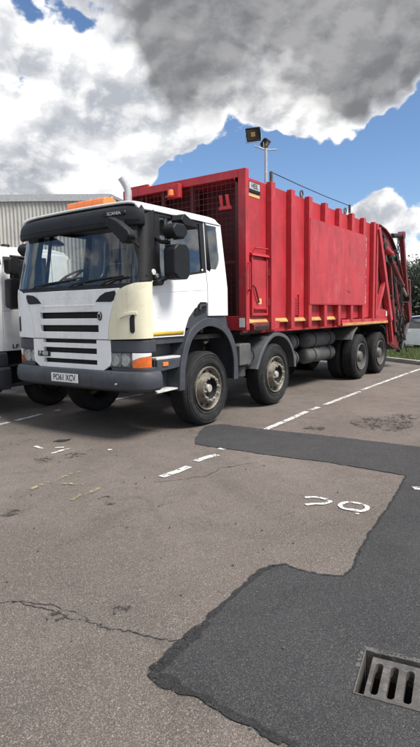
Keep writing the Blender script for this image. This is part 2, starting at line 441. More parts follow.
mk('asphalt_patch', bm, 'asphalt_new', ground, smooth=0, label='dark newer asphalt trench patch with ragged edges')
# bitumen sealing the joint of the patch
def strip(bm, pts, w, z, seed=0, wob=.4):
    P = [Vector(p) for p in pts]; L, Rr = [], []
    for i, p in enumerate(P):
        d = (P[min(i+1, len(P)-1)]-P[max(i-1, 0)]).normalized(); n = Vector((-d.y, d.x))
        k = 1+wob*mnoise.noise(Vector((p.x*14, p.y*14, seed))); k2 = 1+wob*mnoise.noise(Vector((p.x*14, p.y*14, seed+9)))
        L.append(bm.verts.new((*(p+n*w*.5*k), z))); Rr.append(bm.verts.new((*(p-n*w*.5*k2), z)))
    for i in range(len(P)-1):
        f = bm.faces.new((L[i], Rr[i], Rr[i+1], L[i+1])); f.normal_update()
        if f.normal.z < 0: f.normal_flip()
def resample(pts, step):
    out = []
    for a, b_ in zip(pts, pts[1:]):
        a, b_ = Vector(a), Vector(b_); k = max(1, int((b_-a).length/step))
        out += [a.lerp(b_, j/k) for j in range(k)]
    return out+[Vector(pts[-1])]
for pts, wd in ((patch_bot, .038), (patch_edge[:10], .035), (patch_edge[9:], .018), (band_bot, .012), ([(-3.018, -2.93), (-3.01, -2.80), (-2.93, -2.79), (-2.81, -2.785), (-2.69, -2.775), (-2.56, -2.765)], .06)):
    bm = B(); strip(bm, ragged(pts, .008, .02, 1, False), wd, .0065 if wd < .05 else .0078, 3, 1.0)
    mk('bitumen_joint', bm, 'bitumen_worn', ground, smooth=0)
# painted markings
def smooth_path(pts, n=6):
    a = [Vector(p) for p in pts]; out = []; cl = (a[0]-a[-1]).length < 1e-6
    for i in range(len(a)-1):
        p0 = a[i-1] if i else (a[-2] if cl else a[0]); p3 = a[i+2] if i+2 < len(a) else (a[1] if cl else a[-1]); p1, p2 = a[i], a[i+1]
        for k in range(n):
            q = k/n; out.append(.5*((2*p1)+(-p0+p2)*q+(2*p0-5*p1+4*p2-p3)*q*q+(-p0+3*p1-3*p2+p3)*q**3))
    return out+[a[-1]]
def mark(name, pts, w, mat='line_paint', z=.0085, wob=.25, curve=False):
    bm = B(); strip(bm, smooth_path(pts) if curve else resample(pts, .05), w, z, len(pts), wob); return mk(name, bm, mat, ground, smooth=0)
for ln in ([(1.50, -.80), (2.289, -.757), (2.972, -.704)], [(3.098, -.70), (3.42, -.70)], [(3.69, -.692), (4.612, -.679), (5.422, -.664)],
           [(5.62, -.63), (7.098, -.61), (8.964, -.59)], [(9.1, -.60), (11.0, -.60)],
           [(-.9, 2.50), (-.055, 2.60)], [(.074, 2.63), (.323, 2.673), (.613, 2.742)], [(.902, 2.765), (1.036, 2.806)], [(1.5, 2.78), (4.0, 2.80)],
           [(-.85, -1.0), (-.648, -1.013), (-.435, -1.007)], [(-.235, -.943), (-.081, -.955), (.10, -.99)], [(.302, -.886), (.358, -.89)],
           [(.10, -3.07), (.14, -3.13)], [(-3.1, -4.2), (2.5, -4.12)]):
    mark('bay_line', ln, .085)
num = mark('painted_number', [(-.626, -2.381), (-.575, -2.458), (-.576, -2.545), (-.614, -2.599), (-.686, -2.569), (-.729, -2.509), (-.784, -2.462)], .036, wob=.5, curve=True)
num['label'] = 'worn white open loop of a painted bay number'
num = mark('painted_number', [(-.643, -2.696), (-.557, -2.712), (-.523, -2.789), (-.545, -2.873), (-.608, -2.901), (-.676, -2.883), (-.685, -2.811), (-.691, -2.745), (-.643, -2.696)], .036, wob=.5, curve=True)
num['label'] = 'worn white closed ring of a painted bay number'
mark('paint_scrap', [(-.743, -2.857), (-.746, -2.889)], .03)
for pts in ([(-.749, 1.059), (-.763, .965), (-.773, .895)], [(-.669, .791), (-.596, .72)], [(-.856, .608), (-.735, .621), (-.605, .629)], [(-.405, .186), (-.364, .163)]):
    mark('paint_scrap', pts, .045)
for pts in ([(-1.772, -.249), (-1.589, -.221), (-1.413, -.216), (-1.242, -.185), (-1.154, -.2)], [(-1.512, -.338), (-1.446, -.467), (-1.4, -.537)], [(-1.764, -.777), (-1.633, -.751), (-1.532, -.764), (-1.379, -.752)]):
    mark('faded_yellow_line', pts, .05, 'faint_yellow')
def blob(name, pts, mat, z=.0045, amp=.015):
    bm = B(); vs = [bm.verts.new((x, y, z)) for x, y in ragged(pts, amp, .03, len(pts))]
    f = bm.faces.new(vs); f.normal_update()
    if f.normal.z < 0: f.normal_flip()
    bmesh.ops.triangulate(bm, faces=[f]); return mk(name, bm, mat, ground, smooth=0)
blob('oil_stain', [(-.485, 1.08), (-.376, 1.102), (-.304, 1.038), (-.226, 1.016), (-.312, .952), (-.449, .974)], 'bitumen')
blob('oil_stain', [(-1.1, .603), (-.974, .596), (-.942, .432), (-1.107, .323), (-1.2, .4)], 'oil_stain')
for cx, cy, r in ((-1.55, -1.0, .05), (-1.62, -1.1, .035), (-1.42, -1.5, .03), (-2.72, -2.32, .035), (-2.95, -2.1, .045), (.02, -1.62, .03), (-.2, -1.35, .02), (3.4, -2.1, .16), (2.7, -1.95, .34), (1.9, -1.3, .12), (-.75, .35, .10), (-2.2, -.6, .06), (-1.9, .2, .05)):
    blob('oil_stain', [(cx+1.5*r*math.cos(k)*(1+.3*math.sin(3*k+cx)), cy+1.3*r*math.sin(k)) for k in np.linspace(0, 5.6, 8)], 'oil_stain', amp=.02)
for k, pts in enumerate(([(-3.2, -1.2), (-3.024, -1.7), (-2.981, -1.819), (-2.943, -1.982), (-2.918, -2.152), (-2.895, -2.313), (-2.855, -2.448), (-2.822, -2.584), (-2.785, -2.71), (-2.752, -2.744)],
                         [(-2.999, -1.755), (-2.944, -1.856), (-2.902, -1.971), (-2.872, -2.137), (-2.885, -2.266)],
                         [(-1.0, -1.05), (-.55, -1.35), (-.3, -1.3), (.1, -1.5)])):
    bm = B(); strip(bm, ragged(pts, .02,   .02, k+20, False), .006, .003, k, .9); mk('crack', bm, 'bitumen_worn', ground, smooth=0)
# loose grit and dead leaves on the ground
bm = B()
for i in range(260):
    x, y = random.uniform(-3.2, 2), random.uniform(-4.2, 2.5)
    if abs((Vector((x, y))-GA-E1*.15-E2*.2).length) < .4: continue
    s = random.uniform(.002, .006); obox(bm, (x, y, .006+s*.5), (s, s*.3, 0), (-s*.4, s*.8, 0), (0, .2*s, s*.6))
mk('grit', bm, 'tank_grey', ground, smooth=0, kind='stuff')

# drain gully
def G(a, b_, z): p = GA+E1*a+E2*b_; return Vector((p.x, p.y, z))
e1, e2 = Vector((*E1, 0)), Vector((*E2, 0)); ez = Vector((0, 0, 1))
gc = G(GD/2, GW/2, 0)
drain = thing('drain_grate', 'rusty iron drain grate with long slots set in the dark asphalt patch', 'drain', (gc.x, gc.y, 0))
bm = B()
for a0, a1, b0, b1 in ((0, GD, .0, .008), (0, GD, GW-.008, GW), (0, .008, .008, GW-.008), (GD-.007, GD, .008, GW-.008)):
    obox(bm, G((a0+a1)/2, (b0+b1)/2, -.055), e1*(a1-a0)/2, e2*(b1-b0)/2, ez*.065)
mk('frame', bm, 'iron', drain, bevel=.003)
bm = B(); obox(bm, G(GD/2, GW/2, -.42), e1*GD*.5, e2*GW*.5, ez*.01)
for a, b_, h1, h2 in ((.004, GW/2, .004, GW/2), (GD-.004, GW/2, .004, GW/2), (GD/2, .004, GD/2, .004), (GD/2, GW-.004, GD/2, .004)):
    obox(bm, G(a, b_, -.27), e1*h1, e2*h2, ez*.15)
mk('gully_pot', bm, 'pit', drain, smooth=0)
# cast plate with seven slots: bars between pointed slots
A0, A1, B0, B1 = .026, GD-.010, .040, GW-.012
ns = 6; pitch = (B1-B0)/ns
bm = B()
for k in range(ns):
    b0 = B0+k*pitch; s0, s1 = b0+pitch*.30, b0+pitch*.80; mid = (s0+s1)/2; hw = (s1-s0)/2
    i0, i1 = A0+.038, A1-.030
    slot = [(i0+.014, mid-hw), (i0, mid-hw*.45), (i0, mid+hw*.45), (i0+.014, mid+hw), (i1-.014, mid+hw), (i1, mid+hw*.45), (i1, mid-hw*.45), (i1-.014, mid-hw)]
    cell = [(A0, b0), (A0, b0+pitch), (A1, b0+pitch), (A1, b0)]
    es = []
    for loop in (cell, slot):
        vs = [bm.verts.new(G(p[0], p[1], -.003)) for p in loop]
        es += [bm.edges.new((vs[i], vs[(i+1) % len(vs)])) for i in range(len(vs))]
    bmesh.ops.triangle_fill(bm, edges=es, use_beauty=True, normal=(0, 0, 1))
bmesh.ops.remove_doubles(bm, verts=bm.verts, dist=1e-4)
bmesh.ops.recalc_face_normals(bm, faces=bm.faces)
if sum(f.normal.z for f in bm.faces) < 0: bmesh.ops.reverse_faces(bm, faces=bm.faces)
mk('grate_plate', bm, 'iron', drain, solid=.045, bevel=.003, smooth=30)
for pts, wd in (([G(.02, -.006, 0), G(GD*.5, -.007, 0), G(GD, -.006, 0)], .022), ([G(-.008, -.01, 0), G(-.009, GW*.5, 0), G(-.008, GW, 0)], .03)):
    bm = B(); strip(bm, resample([(q.x, q.y) for q in pts], .02), wd, .0062 if wd < .03 else .0070, 4, .8); mk('silt', bm, 'silt', drain, smooth=0)

# ---------------------------------------------------------------- far setting
KD = Vector((-.57, -.82)).normalized(); KN = Vector((.82, -.57)).normalized(); K0 = Vector((11.55, .15))
kerb = struct(mk('kerb', prism(B(), [tuple(K0+KD*a+KN*b_) for a, b_ in ((-22, .03), (14, .03), (14, .12), (-22, .12))], 'z', -.1, .085), 'kerb_concrete', smooth=0))
stone = B(); box(stone, -.445, .445, -.075, .075, -.1, .115)
me = None
for k in range(-22, 14):
    c = K0+KD*(k*.905)+KN*.075
    if me is None:
        o = mk('kerb_stone', stone, 'kerb_concrete', kerb, bevel=.012); me = o.data
    else:
        o = link(bpy.data.objects.new('kerb_stone', me)); o.parent = kerb
        bv = o.modifiers.new('bevel', 'BEVEL'); bv.width = .012; bv.segments = 2
    o.location = (c.x, c.y, random.uniform(-.004, .004)); o.rotation_euler = (0, 0, math.atan2(KD.y, KD.x)+random.uniform(-.008, .008))
verge = struct(mk('grass_verge', prism(B(), [tuple(K0+KD*a+KN*b_) for a, b_ in ((-22, .15), (14, .15), (14, 4.6), (-22, 4.6))], 'z', -.05, .07), 'turf', smooth=0))
bm = B()
for i in range(26000):
    a, b_ = random.uniform(-6, 8), random.uniform(.16, 4.4)
    p = K0+KD*a+KN*b_; h = random.uniform(.05, .15); w = random.uniform(.006, .014); th = random.uniform(0, 6.3)
    dx, dy = math.cos(th)*w, math.sin(th)*w; lx, ly = random.uniform(-.04, .04), random.uniform(-.04, .04)
    bm.faces.new([bm.verts.new(v) for v in ((p.x-dx, p.y-dy, .06), (p.x+dx, p.y+dy, .06), (p.x+lx, p.y+ly, .06+h))])
o = mk('grass', bm, 'grass_blade', smooth=0, kind='stuff'); o['label'] = 'short rough green grass on the verge behind the kerb'; o['category'] = 'grass'

# warehouse with ribbed cladding
def warehouse():
    c0 = Vector((16.2, 16.9)); dl = Vector((-.60, .80)).normalized(); dr = Vector((.94, .36)).normalized(); H = 7.75
    w = thing('warehouse', 'large grey warehouse with ribbed metal cladding behind the trucks', 'building', (c0.x, c0.y, 0))
    def ribbed(name, d, L, nrm):
        bm = B(); prev = None; pitch = .20; prof = [(0, 0), (.045, .045), (.095, .045), (.14, 0)]
        for k in range(int(L/pitch)):
            for a, off in prof:
                p = c0+d*(k*pitch+a)+nrm*off
                cur = (bm.verts.new((p.x, p.y, 0)), bm.verts.new((p.x, p.y, H)))
                if prev: bm.faces.new((prev[0], cur[0], cur[1], prev[1]))
                prev = cur
        return mk(name, bm, 'cladding', w, smooth=0)
    nl = Vector((-dl.y, dl.x)); nl = nl if nl.dot(Vector((CAM.x, CAM.y))-c0) > 0 else -nl
    nr = Vector((-dr.y, dr.x)); nr = nr if nr.dot(dl) < 0 else -nr
    ribbed('wall', dl, 26, nl); ribbed('wall', dr, 22, nr)
    far = c0+dl*26+dr*22
    bm = B(); prism(bm, [tuple(c0+nl*.1+nr*.1), tuple(c0+dl*26+nl*.1), tuple(far), tuple(c0+dr*22+nr*.1)], 'z', H-.06, H+.10); mk('roof', bm, 'roof_sheet', w, smooth=0)
    bm = B(); a, b_ = c0+nl*.13, c0+dl*26+nl*.13
    prism(bm, [tuple(a), tuple(b_), tuple(b_-nl*.1), tuple(a-nl*.1)], 'z', H-.22, H+.13); mk('eaves_trim', bm, 'galvanised', w, smooth=0)
    bm = B(); tube(bm, [(*(c0+nl*.1+nr*.05), 0), (*(c0+nl*.1+nr*.05), H)], .09, 8); mk('corner_trim', bm, 'cladding', w)
warehouse()

# floodlight pole
def floodlight_pole():
    px, py, H = 13.55, 6.0, 7.62
    w = thing('floodlight_pole', 'tall grey pole with two floodlights rising behind the red truck body', 'light pole', (px, py, 0))
    bm = B(); tube(bm, [(px, py, 0), (px, py, 3), (px, py, H)], .06, 12, radii=[.09, .075, .055]); mk('pole', bm, 'galvanised', w)
    bm = B(); lathe(bm, [(0, .02), (.2, .02), (.2, 0), (0, 0)], 16, 'z', (px, py, 0)); mk('base_plate', bm, 'galvanised', w)
    R3 = Vector((.581, -.814, 0)); F3 = Vector((.814, .581, 0))
    bm = B(); tube(bm, [Vector((px, py, H-.03))-R3*.42+ez*.12, Vector((px, py, H-.06)), Vector((px, py, H-.03))+R3*.40-ez*.02], .028, 8); mk('cross_arm', bm, 'galvanised', w)
    for c, sx, sz, tilt, yawd in ((Vector((px, py, H+.50))-R3*.46, .27, .24, 35, -18), (Vector((px, py, H+.24))+R3*.02+F3*.25, .20, .17, 40, 62)):
        rotm = Matrix.Rotation(rad(yawd), 3, 'Z')
        a = rotm @ R3; nrm = (rotm @ -F3)*math.cos(rad(tilt)) - ez*math.sin(rad(tilt)); v = nrm.cross(a).normalized()
        if v.z < 0: v = -v
        bm = B(); obox(bm, c, a*sx, v*sz, nrm*.045)
        for k in range(7): obox(bm, c-nrm*.07+a*sx*(k-3)/3.4, a*.008, v*sz*.8, nrm*.03)
        head = mk('floodlight', bm, 'plastic_black', w, bevel=.01)
        bm = B(); obox(bm, c+nrm*.047, a*sx*.86, v*sz*.84, nrm*.004); mk('glass', bm, 'car_glass', head)
        bm = B(); obox(bm, c+nrm*.040+v*sz*.1, a*sx*.30, v*sz*.34, nrm*.014); mk('emitter', bm, 'yellow_paint', head)
        bm = B(); tube(bm, [c-a*(sx+.02)+v*0, c-a*(sx+.02)-ez*(sz+.04), c+a*(sx+.02)-ez*(sz+.04), c+a*(sx+.02)], .014, 6); mk('bracket', bm, 'galvanised', head)
floodlight_pole()

def tree(x, y, h, r, seed, label):
    rnd = random.Random(seed)
    t_ = thing('tree', label, 'tree', (x, y, 0), 'trees beyond the yard')
    bm = B(); top = Vector((x+rnd.uniform(-.3, .3), y, h*.62)); tube(bm, [(x, y, 0), (x+.05, y, h*.25), top], .2, 8, radii=[.22*h/8, .17*h/8, .07])
    tips = []
    for k in range(9):
        a = rnd.uniform(0, 6.28); z0 = h*rnd.uniform(.22, .55); s = Vector((x, y, z0)); e = s+Vector((math.cos(a)*r*.7, math.sin(a)*r*.7, h*rnd.uniform(.12, .35)))
        tube(bm, [s, s.lerp(e, .5)+ez*.15, e], .05, 5, radii=[.07, .05, .02]); tips.append(e)
    mk('trunk', bm, 'bark', t_)
    bm = B(); cl = []
    for k in range(46):
        while True:
            v = Vector((rnd.uniform(-1, 1), rnd.uniform(-1, 1), rnd.uniform(-1, 1)))
            if .15 < v.length < 1: break
        cl.append((Vector((x+v.x*r, y+v.y*r, h*.62+v.z*h*.40)), r*rnd.uniform(.26, .42)))
    for c, cr in cl:
        for i in range(190):
            v = Vector((rnd.gauss(0, 1), rnd.gauss(0, 1), rnd.gauss(0, .8))).normalized()*cr*rnd.uniform(.55, 1.1)
            p = c+v; s = rnd.uniform(.08, .16); a = Vector((rnd.gauss(0, 1), rnd.gauss(0, 1), rnd.gauss(0, 1))).normalized(); b2 = a.orthogonal().normalized()
            bm.faces.new([bm.verts.new(p+q) for q in (a*s, b2*s*.6, -a*s, -b2*s*.6)])
    mk('crown', bm, 'leaf_dark', t_, smooth=0)
for x, y, h, r, sd, lb in ((41.6, 6.3, 5.7, 2.9, 3, 'bushy dark green tree at the right edge beyond the truck tail'),
                           (43.7, 8.4, 5.4, 2.8, 4, 'low dark green tree showing just past the truck tailgate'),
                           (42.3, 2.6, 6.6, 3.2, 5, 'rounded dark green tree farther right than the ones past the tailgate'),
                           (46.5, 12.5, 5.2, 2.8, 6, 'dark green tree mostly hidden behind the truck tailgate'),
                           (47.8, -1.0, 7.4, 3.6, 7, 'tallest dark green tree at the far right of the row')):
    tree(x, y, h, r, sd, lb)

# parked white car beyond the verge
def parked_car():
    C = Vector((18.0, 1.15)); d = (KD*.9+Vector((0.0, -.1))).normalized(); n = Vector((-d.y, d.x)); n = n if n.dot(Vector((CAM.x, CAM.y))-C) > 0 else -n
    w = thing('parked_car', 'white hatchback parked beyond the grass verge', 'car', (C.x, C.y, 0))
    L = lambda a, b_, z: (C.x+d.x*a+n.x*b_, C.y+d.y*a+n.y*b_, z)
    def loft(secs, mat, name, par=w, smooth=40):
        bm = B(); rings = [[bm.verts.new(L(*q)) for q in s] for s in secs]
        for A, Cc in zip(rings, rings[1:]):
            for i in range(len(A)): bm.faces.new((A[i], A[(i+1) % len(A)], Cc[(i+1) % len(A)], Cc[i]))
        bm.faces.new(rings[0]); bm.faces.new(rings[-1]); bmesh.ops.recalc_face_normals(bm, faces=bm.faces)
        return mk(name, bm, mat, par, smooth=smooth, bevel=.03)
    def sec(a, hw, z0, z1, tw): return [(a, -hw, z0), (a, -hw, (z0+z1)/2), (a, -hw*tw, z1), (a, hw*tw, z1), (a, hw, (z0+z1)/2), (a, hw, z0)]
    body = loft([sec(-2.05, .70, .35, .62, .9), sec(-1.9, .82, .28, .72, .9), sec(-1.0, .88, .20, .83, .93), sec(0, .89, .20, .84, .94), sec(1.3, .88, .20, .86, .93), sec(1.95, .80, .30, .82, .9), sec(2.05, .72, .40, .8, .9)], 'white_paint', 'body')
    loft([sec(-1.05, .80, .80, .84, .98), sec(-.35, .78, .80, 1.29, .82), sec(.6, .78, .80, 1.35, .82), sec(1.4, .76, .80, 1.27, .82), sec(1.85, .74, .80, .88, .9)], 'car_glass', 'window')
    loft([sec(-.40, .66, 1.275, 1.31, .9), sec(.6, .68, 1.34, 1.38, .9), sec(1.45, .66, 1.26, 1.30, .9)], 'white_paint', 'roof')
    for a in (-1.30, 1.28):
        for s in (-1, 1):
            bm = B(); tube(bm, [L(a, s*.70, .31), L(a, s*.90, .31)], .31, 24); wl = mk('wheel', bm, 'rubber', w, bevel=.02)
            bm = B(); tube(bm, [L(a, s*.895, .31), L(a, s*.912, .31)], .19, 16); mk('rim', bm, 'steel_grey', wl)
    for a in (-.1, .75):
        bm = B(); obox(bm, L(a, .90, .70), Vector((*d, 0))*.09, Vector((*n, 0))*.015, ez*.015); mk('door_handle', bm, 'white_paint', w)
    bm = B(); obox(bm, L(-.72, .98, .90), Vector((*d, 0))*.06, Vector((*n, 0))*.10, ez*.07); mk('mirror', bm, 'white_paint', w, bevel=.02)
    for s in (-1, 1):
        bm = B(); obox(bm, L(-1.98, s*.6, .60), Vector((*d, 0))*.06, Vector((*n, 0))*.14, ez*.06); mk('headlight', bm, 'chrome', w, bevel=.02)
parked_car()

# ================================================================ refuse truck
T = thing('refuse_truck', 'red ribbed refuse truck with a white cab and one cream corner panel', 'truck', (4.5, 1.245, 0))
class Shell:
    """cab skin: a plan outline (front bow, round corners, straight sides) that leans in above the belt line"""
    def __init__(s, x0, cy, W, a, n, belt, lean, ws0, ws1, rake, xmax):
        s.x0, s.cy, s.W, s.belt, s.lean, s.ws0, s.ws1, s.rake = x0, cy, W, belt, lean, ws0, ws1, rake
        pts = []
        for k in range(0, 241):
            t_ = math.pi/2*k/240
            pts.append((a*(1-max(0, math.cos(t_))**(2/n)), W*max(0, math.sin(t_))**(2/n)))
        pts += [(a+(xmax-a)*k/20, W) for k in range(1, 21)]
        s.p = pts; s.u = [0.]
        for q, r_ in zip(pts, pts[1:]): s.u.append(s.u[-1]+math.hypot(r_[0]-q[0], r_[1]-q[1]))
        s.bend = (s.u[[i for i, q in enumerate(pts) if q[1] > W*.72][0]], s.u[240])
    def uY(s, y):
        d = abs(y-s.cy); sg = 1 if y < s.cy else -1
        return sg*float(np.interp(d, [q[1] for q in s.p[:241]], s.u[:241]))
    def uX(s, x, near=1): return near*float(np.interp(x-s.x0, [q[0] for q in s.p], s.u))
    def at(s, u, z, off=0.):
        sg = 1 if u >= 0 else -1; v = abs(u)
        x = float(np.interp(v, s.u, [q[0] for q in s.p])); w = float(np.interp(v, s.u, [q[1] for q in s.p]))
        v2 = min(v+.01, s.u[-1]); v1 = v2-.02 if v > .01 else 0
        tx = float(np.interp(v2, s.u, [q[0] for q in s.p])-np.interp(max(v1, 0), s.u, [q[0] for q in s.p]))
        tw = float(np.interp(v2, s.u, [q[1] for q in s.p])-np.interp(max(v1, 0), s.u, [q[1] for q in s.p]))
        L = math.hypot(tx, tw) or 1; nx, nw = -tw/L, tx/L
        x += nx*off; w += nw*off
        w -= s.lean*max(0, z-s.belt)/.9
        k = min(1, max(0, (z-s.ws0)/(s.ws1-s.ws0)))
        fade = min(1, max(0, 1-(x-.05)/1.2))
        x += s.rake*k*fade
        return Vector((s.x0+x, s.cy-sg*w, z))
    def patch(s, polys, off=0., zcuts=()):
        """polygons in (u, z) laid over the skin"""
        bm = B(); 
        for P in polys: bm.faces.new([bm.verts.new((p[0], p[1], 0)) for p in P])
        bmesh.ops.remove_doubles(bm, verts=bm.verts, dist=1e-4)
        bmesh.ops.triangulate(bm, faces=[f for f in bm.faces if len(f.verts) > 4])
        us = [v.co.x for v in bm.verts]; zs = [v.co.y for v in bm.verts]
        cuts = list(np.arange(-s.bend[0], s.bend[0]+.01, s.bend[0]/5))
        for sg in (-1, 1): cuts += [sg*v for v in np.linspace(s.bend[0], s.bend[1], 18)]
        for cu in cuts:
            if min(us) < cu < max(us): bmesh.ops.bisect_plane(bm, geom=bm.verts[:]+bm.edges[:]+bm.faces[:], plane_co=(cu, 0, 0), plane_no=(1, 0, 0), dist=1e-5)
        for cz in (s.belt, *zcuts):
            if min(zs) < cz < max(zs): bmesh.ops.bisect_plane(bm, geom=bm.verts[:]+bm.edges[:]+bm.faces[:], plane_co=(0, cz, 0), plane_no=(0, 1, 0), dist=1e-5)
        for v in bm.verts: v.co = s.at(v.co.x, v.co.y, off)
        bm.normal_update()
        f = max(bm.faces, key=lambda f: f.calc_area()); c = f.calc_center_median()
        bmesh.ops.recalc_face_normals(bm, faces=bm.faces)
        if f.normal.dot(c-Vector((s.x0+1.2, s.cy, c.z))) < 0: bmesh.ops.reverse_faces(bm, faces=bm.faces)
        return bm
    def sweep(s, prof, u0, u1, n=60, cap=True):
        """closed profile of (offset, z) run round the skin"""
        bm = B(); rings = []
        for k in range(n+1):
            u = u0+(u1-u0)*k/n; rings.append([bm.verts.new(s.at(u, z, o)) for o, z in prof])
        m_ = len(prof)
        for A, C in zip(rings, rings[1:]):
            for i in range(m_): bm.faces.new((A[i], A[(i+1) % m_], C[(i+1) % m_], C[i]))
        if cap: bm.faces.new(rings[0]); bm.faces.new(rings[-1])
        bmesh.ops.recalc_face_normals(bm, faces=bm.faces); return bm
S = Shell(0., 1.245, 1.215, .30, 4.5, 1.9, .10, 1.86, 2.66, .15, 2.2)
uY, uX = S.uY, S.uX
mir = lambda y: 2.49-y

# --- front: hood panel with two slots
Yr = lambda z: .53-.17*(max(0, z-1.245)/.56)**2
zs = [1.245, 1.335, 1.42, 1.505, 1.585, 1.70, 1.86]
polys = []
for z0, z1 in zip(zs, zs[1:]):
    cols0 = [uY(mir(Yr(z0))), uY(1.81), uY(.69), uY(Yr(z0))]; cols1 = [uY(mir(Yr(z1))), uY(1.81), uY(.69), uY(Yr(z1))]
    for i in range(3):
        if i == 1 and (z0, z1) in ((1.335, 1.42), (1.505, 1.585)): continue
        polys.append([(cols0[i], z0), (cols0[i+1], z0), (cols1[i+1], z1), (cols1[i], z1)])
hood = mk('hood_panel', S.patch(polys, .02), 'white_paint', T, solid=.05, bevel=.014, seg=3)
bm = B()
for a, b_ in ((1.39, 1.36), (1.56, 1.53)): box(bm, .045, .06, .6, 1.9, 1.30, 1.65); break
mk('grille_mesh', bm, 'slot_black', hood)
for z in (1.377, 1.545):      # louvre rib inside each slot
    bm = B(); box(bm, .018, .032, .68, 1.82, z-.006, z+.006); mk('louvre', bm, 'plastic_black', hood)
# step line pressed across the bonnet
bm = S.patch([[(uY(1.78), 1.655), (uY(.72), 1.655), (uY(.74), 1.675), (uY(1.76), 1.675)]], .024); mk('crease', bm, 'white_paint', hood, solid=.012, bevel=.004)
for i in range(6):            # six small marks where a name used to be
    y = 1.55-.12*i; bm = S.patch([[(uY(y), 1.752), (uY(y-.012), 1.752), (uY(y-.012), 1.764), (uY(y), 1.764)]], .0215); mk('badge_hole', bm, 'lettering_grey', hood)
# dark air intakes at the bonnet's top corners
for nm, f in ((1, lambda y: y), (-1, mir)):
    P = [(.72, 1.705), (.64, 1.775), (.55, 1.815), (.40, 1.832), (.385, 1.80), (.42, 1.72), (.46, 1.70)]
    bm = S.patch([[(uY(f(y)), z) for y, z in P]], .026); mk('air_intake', bm, 'plastic_black', hood, solid=.02, bevel=.006)
# emblem: small shield
em = mk('emblem', S.patch([[(uY(.655-.036*math.cos(k)), 1.535+.05*math.sin(k)*(1 if math.sin(k) > 0 else 1.15)) for k in np.linspace(0, 2*math.pi, 20, endpoint=False)]], .034), 'plastic_black', hood, solid=.02, bevel=.003)
mk('emblem_ring', S.patch([[(uY(.655-.030*math.cos(k)), 1.535+.043*math.sin(k)) for k in np.linspace(0, 2*math.pi, 20, endpoint=False)]], .036), 'lettering_grey', hood, solid=.004)
mk('emblem_crest', S.patch([[(uY(.655-y), 1.535+z) for y, z in ((-.02, .028), (.0, .018), (.02, .03), (.024, -.01), (.004, -.035), (-.02, -.012))]], .0385), 'plastic_black', hood, solid=.004)
# --- lower grille
polys = []
zs = [.855, .925, .985, 1.06, 1.13, 1.19, 1.236]
cor = {.855: (.64, 1.85), .925: (.52, 1.97), .985: (.50, 1.99)}
for z0, z1 in zip(zs, zs[1:]):
    l0, h0 = cor.get(z0, (.50, 1.99)); l1, h1 = cor.get(z1, (.50, 1.99))
    for i in range(3):
        if i == 1 and (z0, z1) in ((.925, .985), (1.06, 1.13), (1.19, 1.236)): continue
        c0 = [uY(h0), uY(1.77), uY(.735), uY(l0)]; c1 = [uY(h1), uY(1.77), uY(.735), uY(l1)]
        polys.append([(c0[i], z0), (c0[i+1], z0), (c1[i+1], z1), (c1[i], z1)])
low = mk('lower_grille', S.patch(polys, .018), 'white_paint', T, solid=.05, bevel=.014, seg=3)
bm = B(); box(bm, .045, .06, .6, 1.9, .87, 1.29); mk('grille_mesh', bm, 'slot_black', low)
for z in (.955, 1.095): bm = B(); box(bm, .018, .032, .72, 1.78, z-.005, z+.005); mk('louvre', bm, 'plastic_black', low)
bd = mk('model_badge', S.patch([[(uY(1.885), 1.005), (uY(1.63), 1.005), (uY(1.63), 1.075), (uY(1.885), 1.075)]], .03), 'plastic_black', low, solid=.025, bevel=.004)
mk('badge_lettering', text_mesh('P 400', .075, FRONT((-.034, 1.757, 1.04)), .002, 1.05, .002), 'lettering_grey', low, smooth=0)
# --- corner panels
for sgn, f, mat, lb in ((1, lambda y: y, 'cream_paint', 'cream coloured corner panel unlike the white cab'), (-1, mir, 'white_paint', None)):
    q = [(sgn*abs(uY(f(Yr(z)-.006))), z) for z in (1.245, 1.4, 1.55, 1.70, 1.80)]
    e = uX(.226, 1)*sgn
    top = [(sgn*(abs(uY(f(.33)))), 1.845), (sgn*(abs(uY(f(.24)))), 1.885), (sgn*(abs(uY(f(.13)))), 1.915), (e, 1.93)]
    bot = [(e, 1.262)]
    cp = mk('corner_panel', S.patch([q+top+bot], .022, (1.3, 1.4, 1.5, 1.6, 1.7, 1.8)), mat, T, solid=.04, bevel=.012, seg=3, label=lb)
    uc = sgn*(abs(uY(f(.17))))
    P = [(uc-.022, 1.33), (uc-.03, 1.36), (uc-.03, 1.50), (uc-.015, 1.535), (uc+.025, 1.545), (uc+.03, 1.52), (uc+.03, 1.35), (uc+.015, 1.325)]
    mk('air_slit', S.patch([P], .027), 'slot_black', cp, solid=.02)
    if sgn < 0: continue
    P = [(uc-.17*sgn, 1.50), (uc-.10*sgn, 1.555), (uc+.0*sgn, 1.575), (uc+.06*sgn, 1.575), (uc+.06*sgn, 1.545), (uc-.02*sgn, 1.545), (uc-.10*sgn, 1.525)]
    mk('moulded_lip', S.patch([P], .038), mat, cp, solid=.025, bevel=.01)
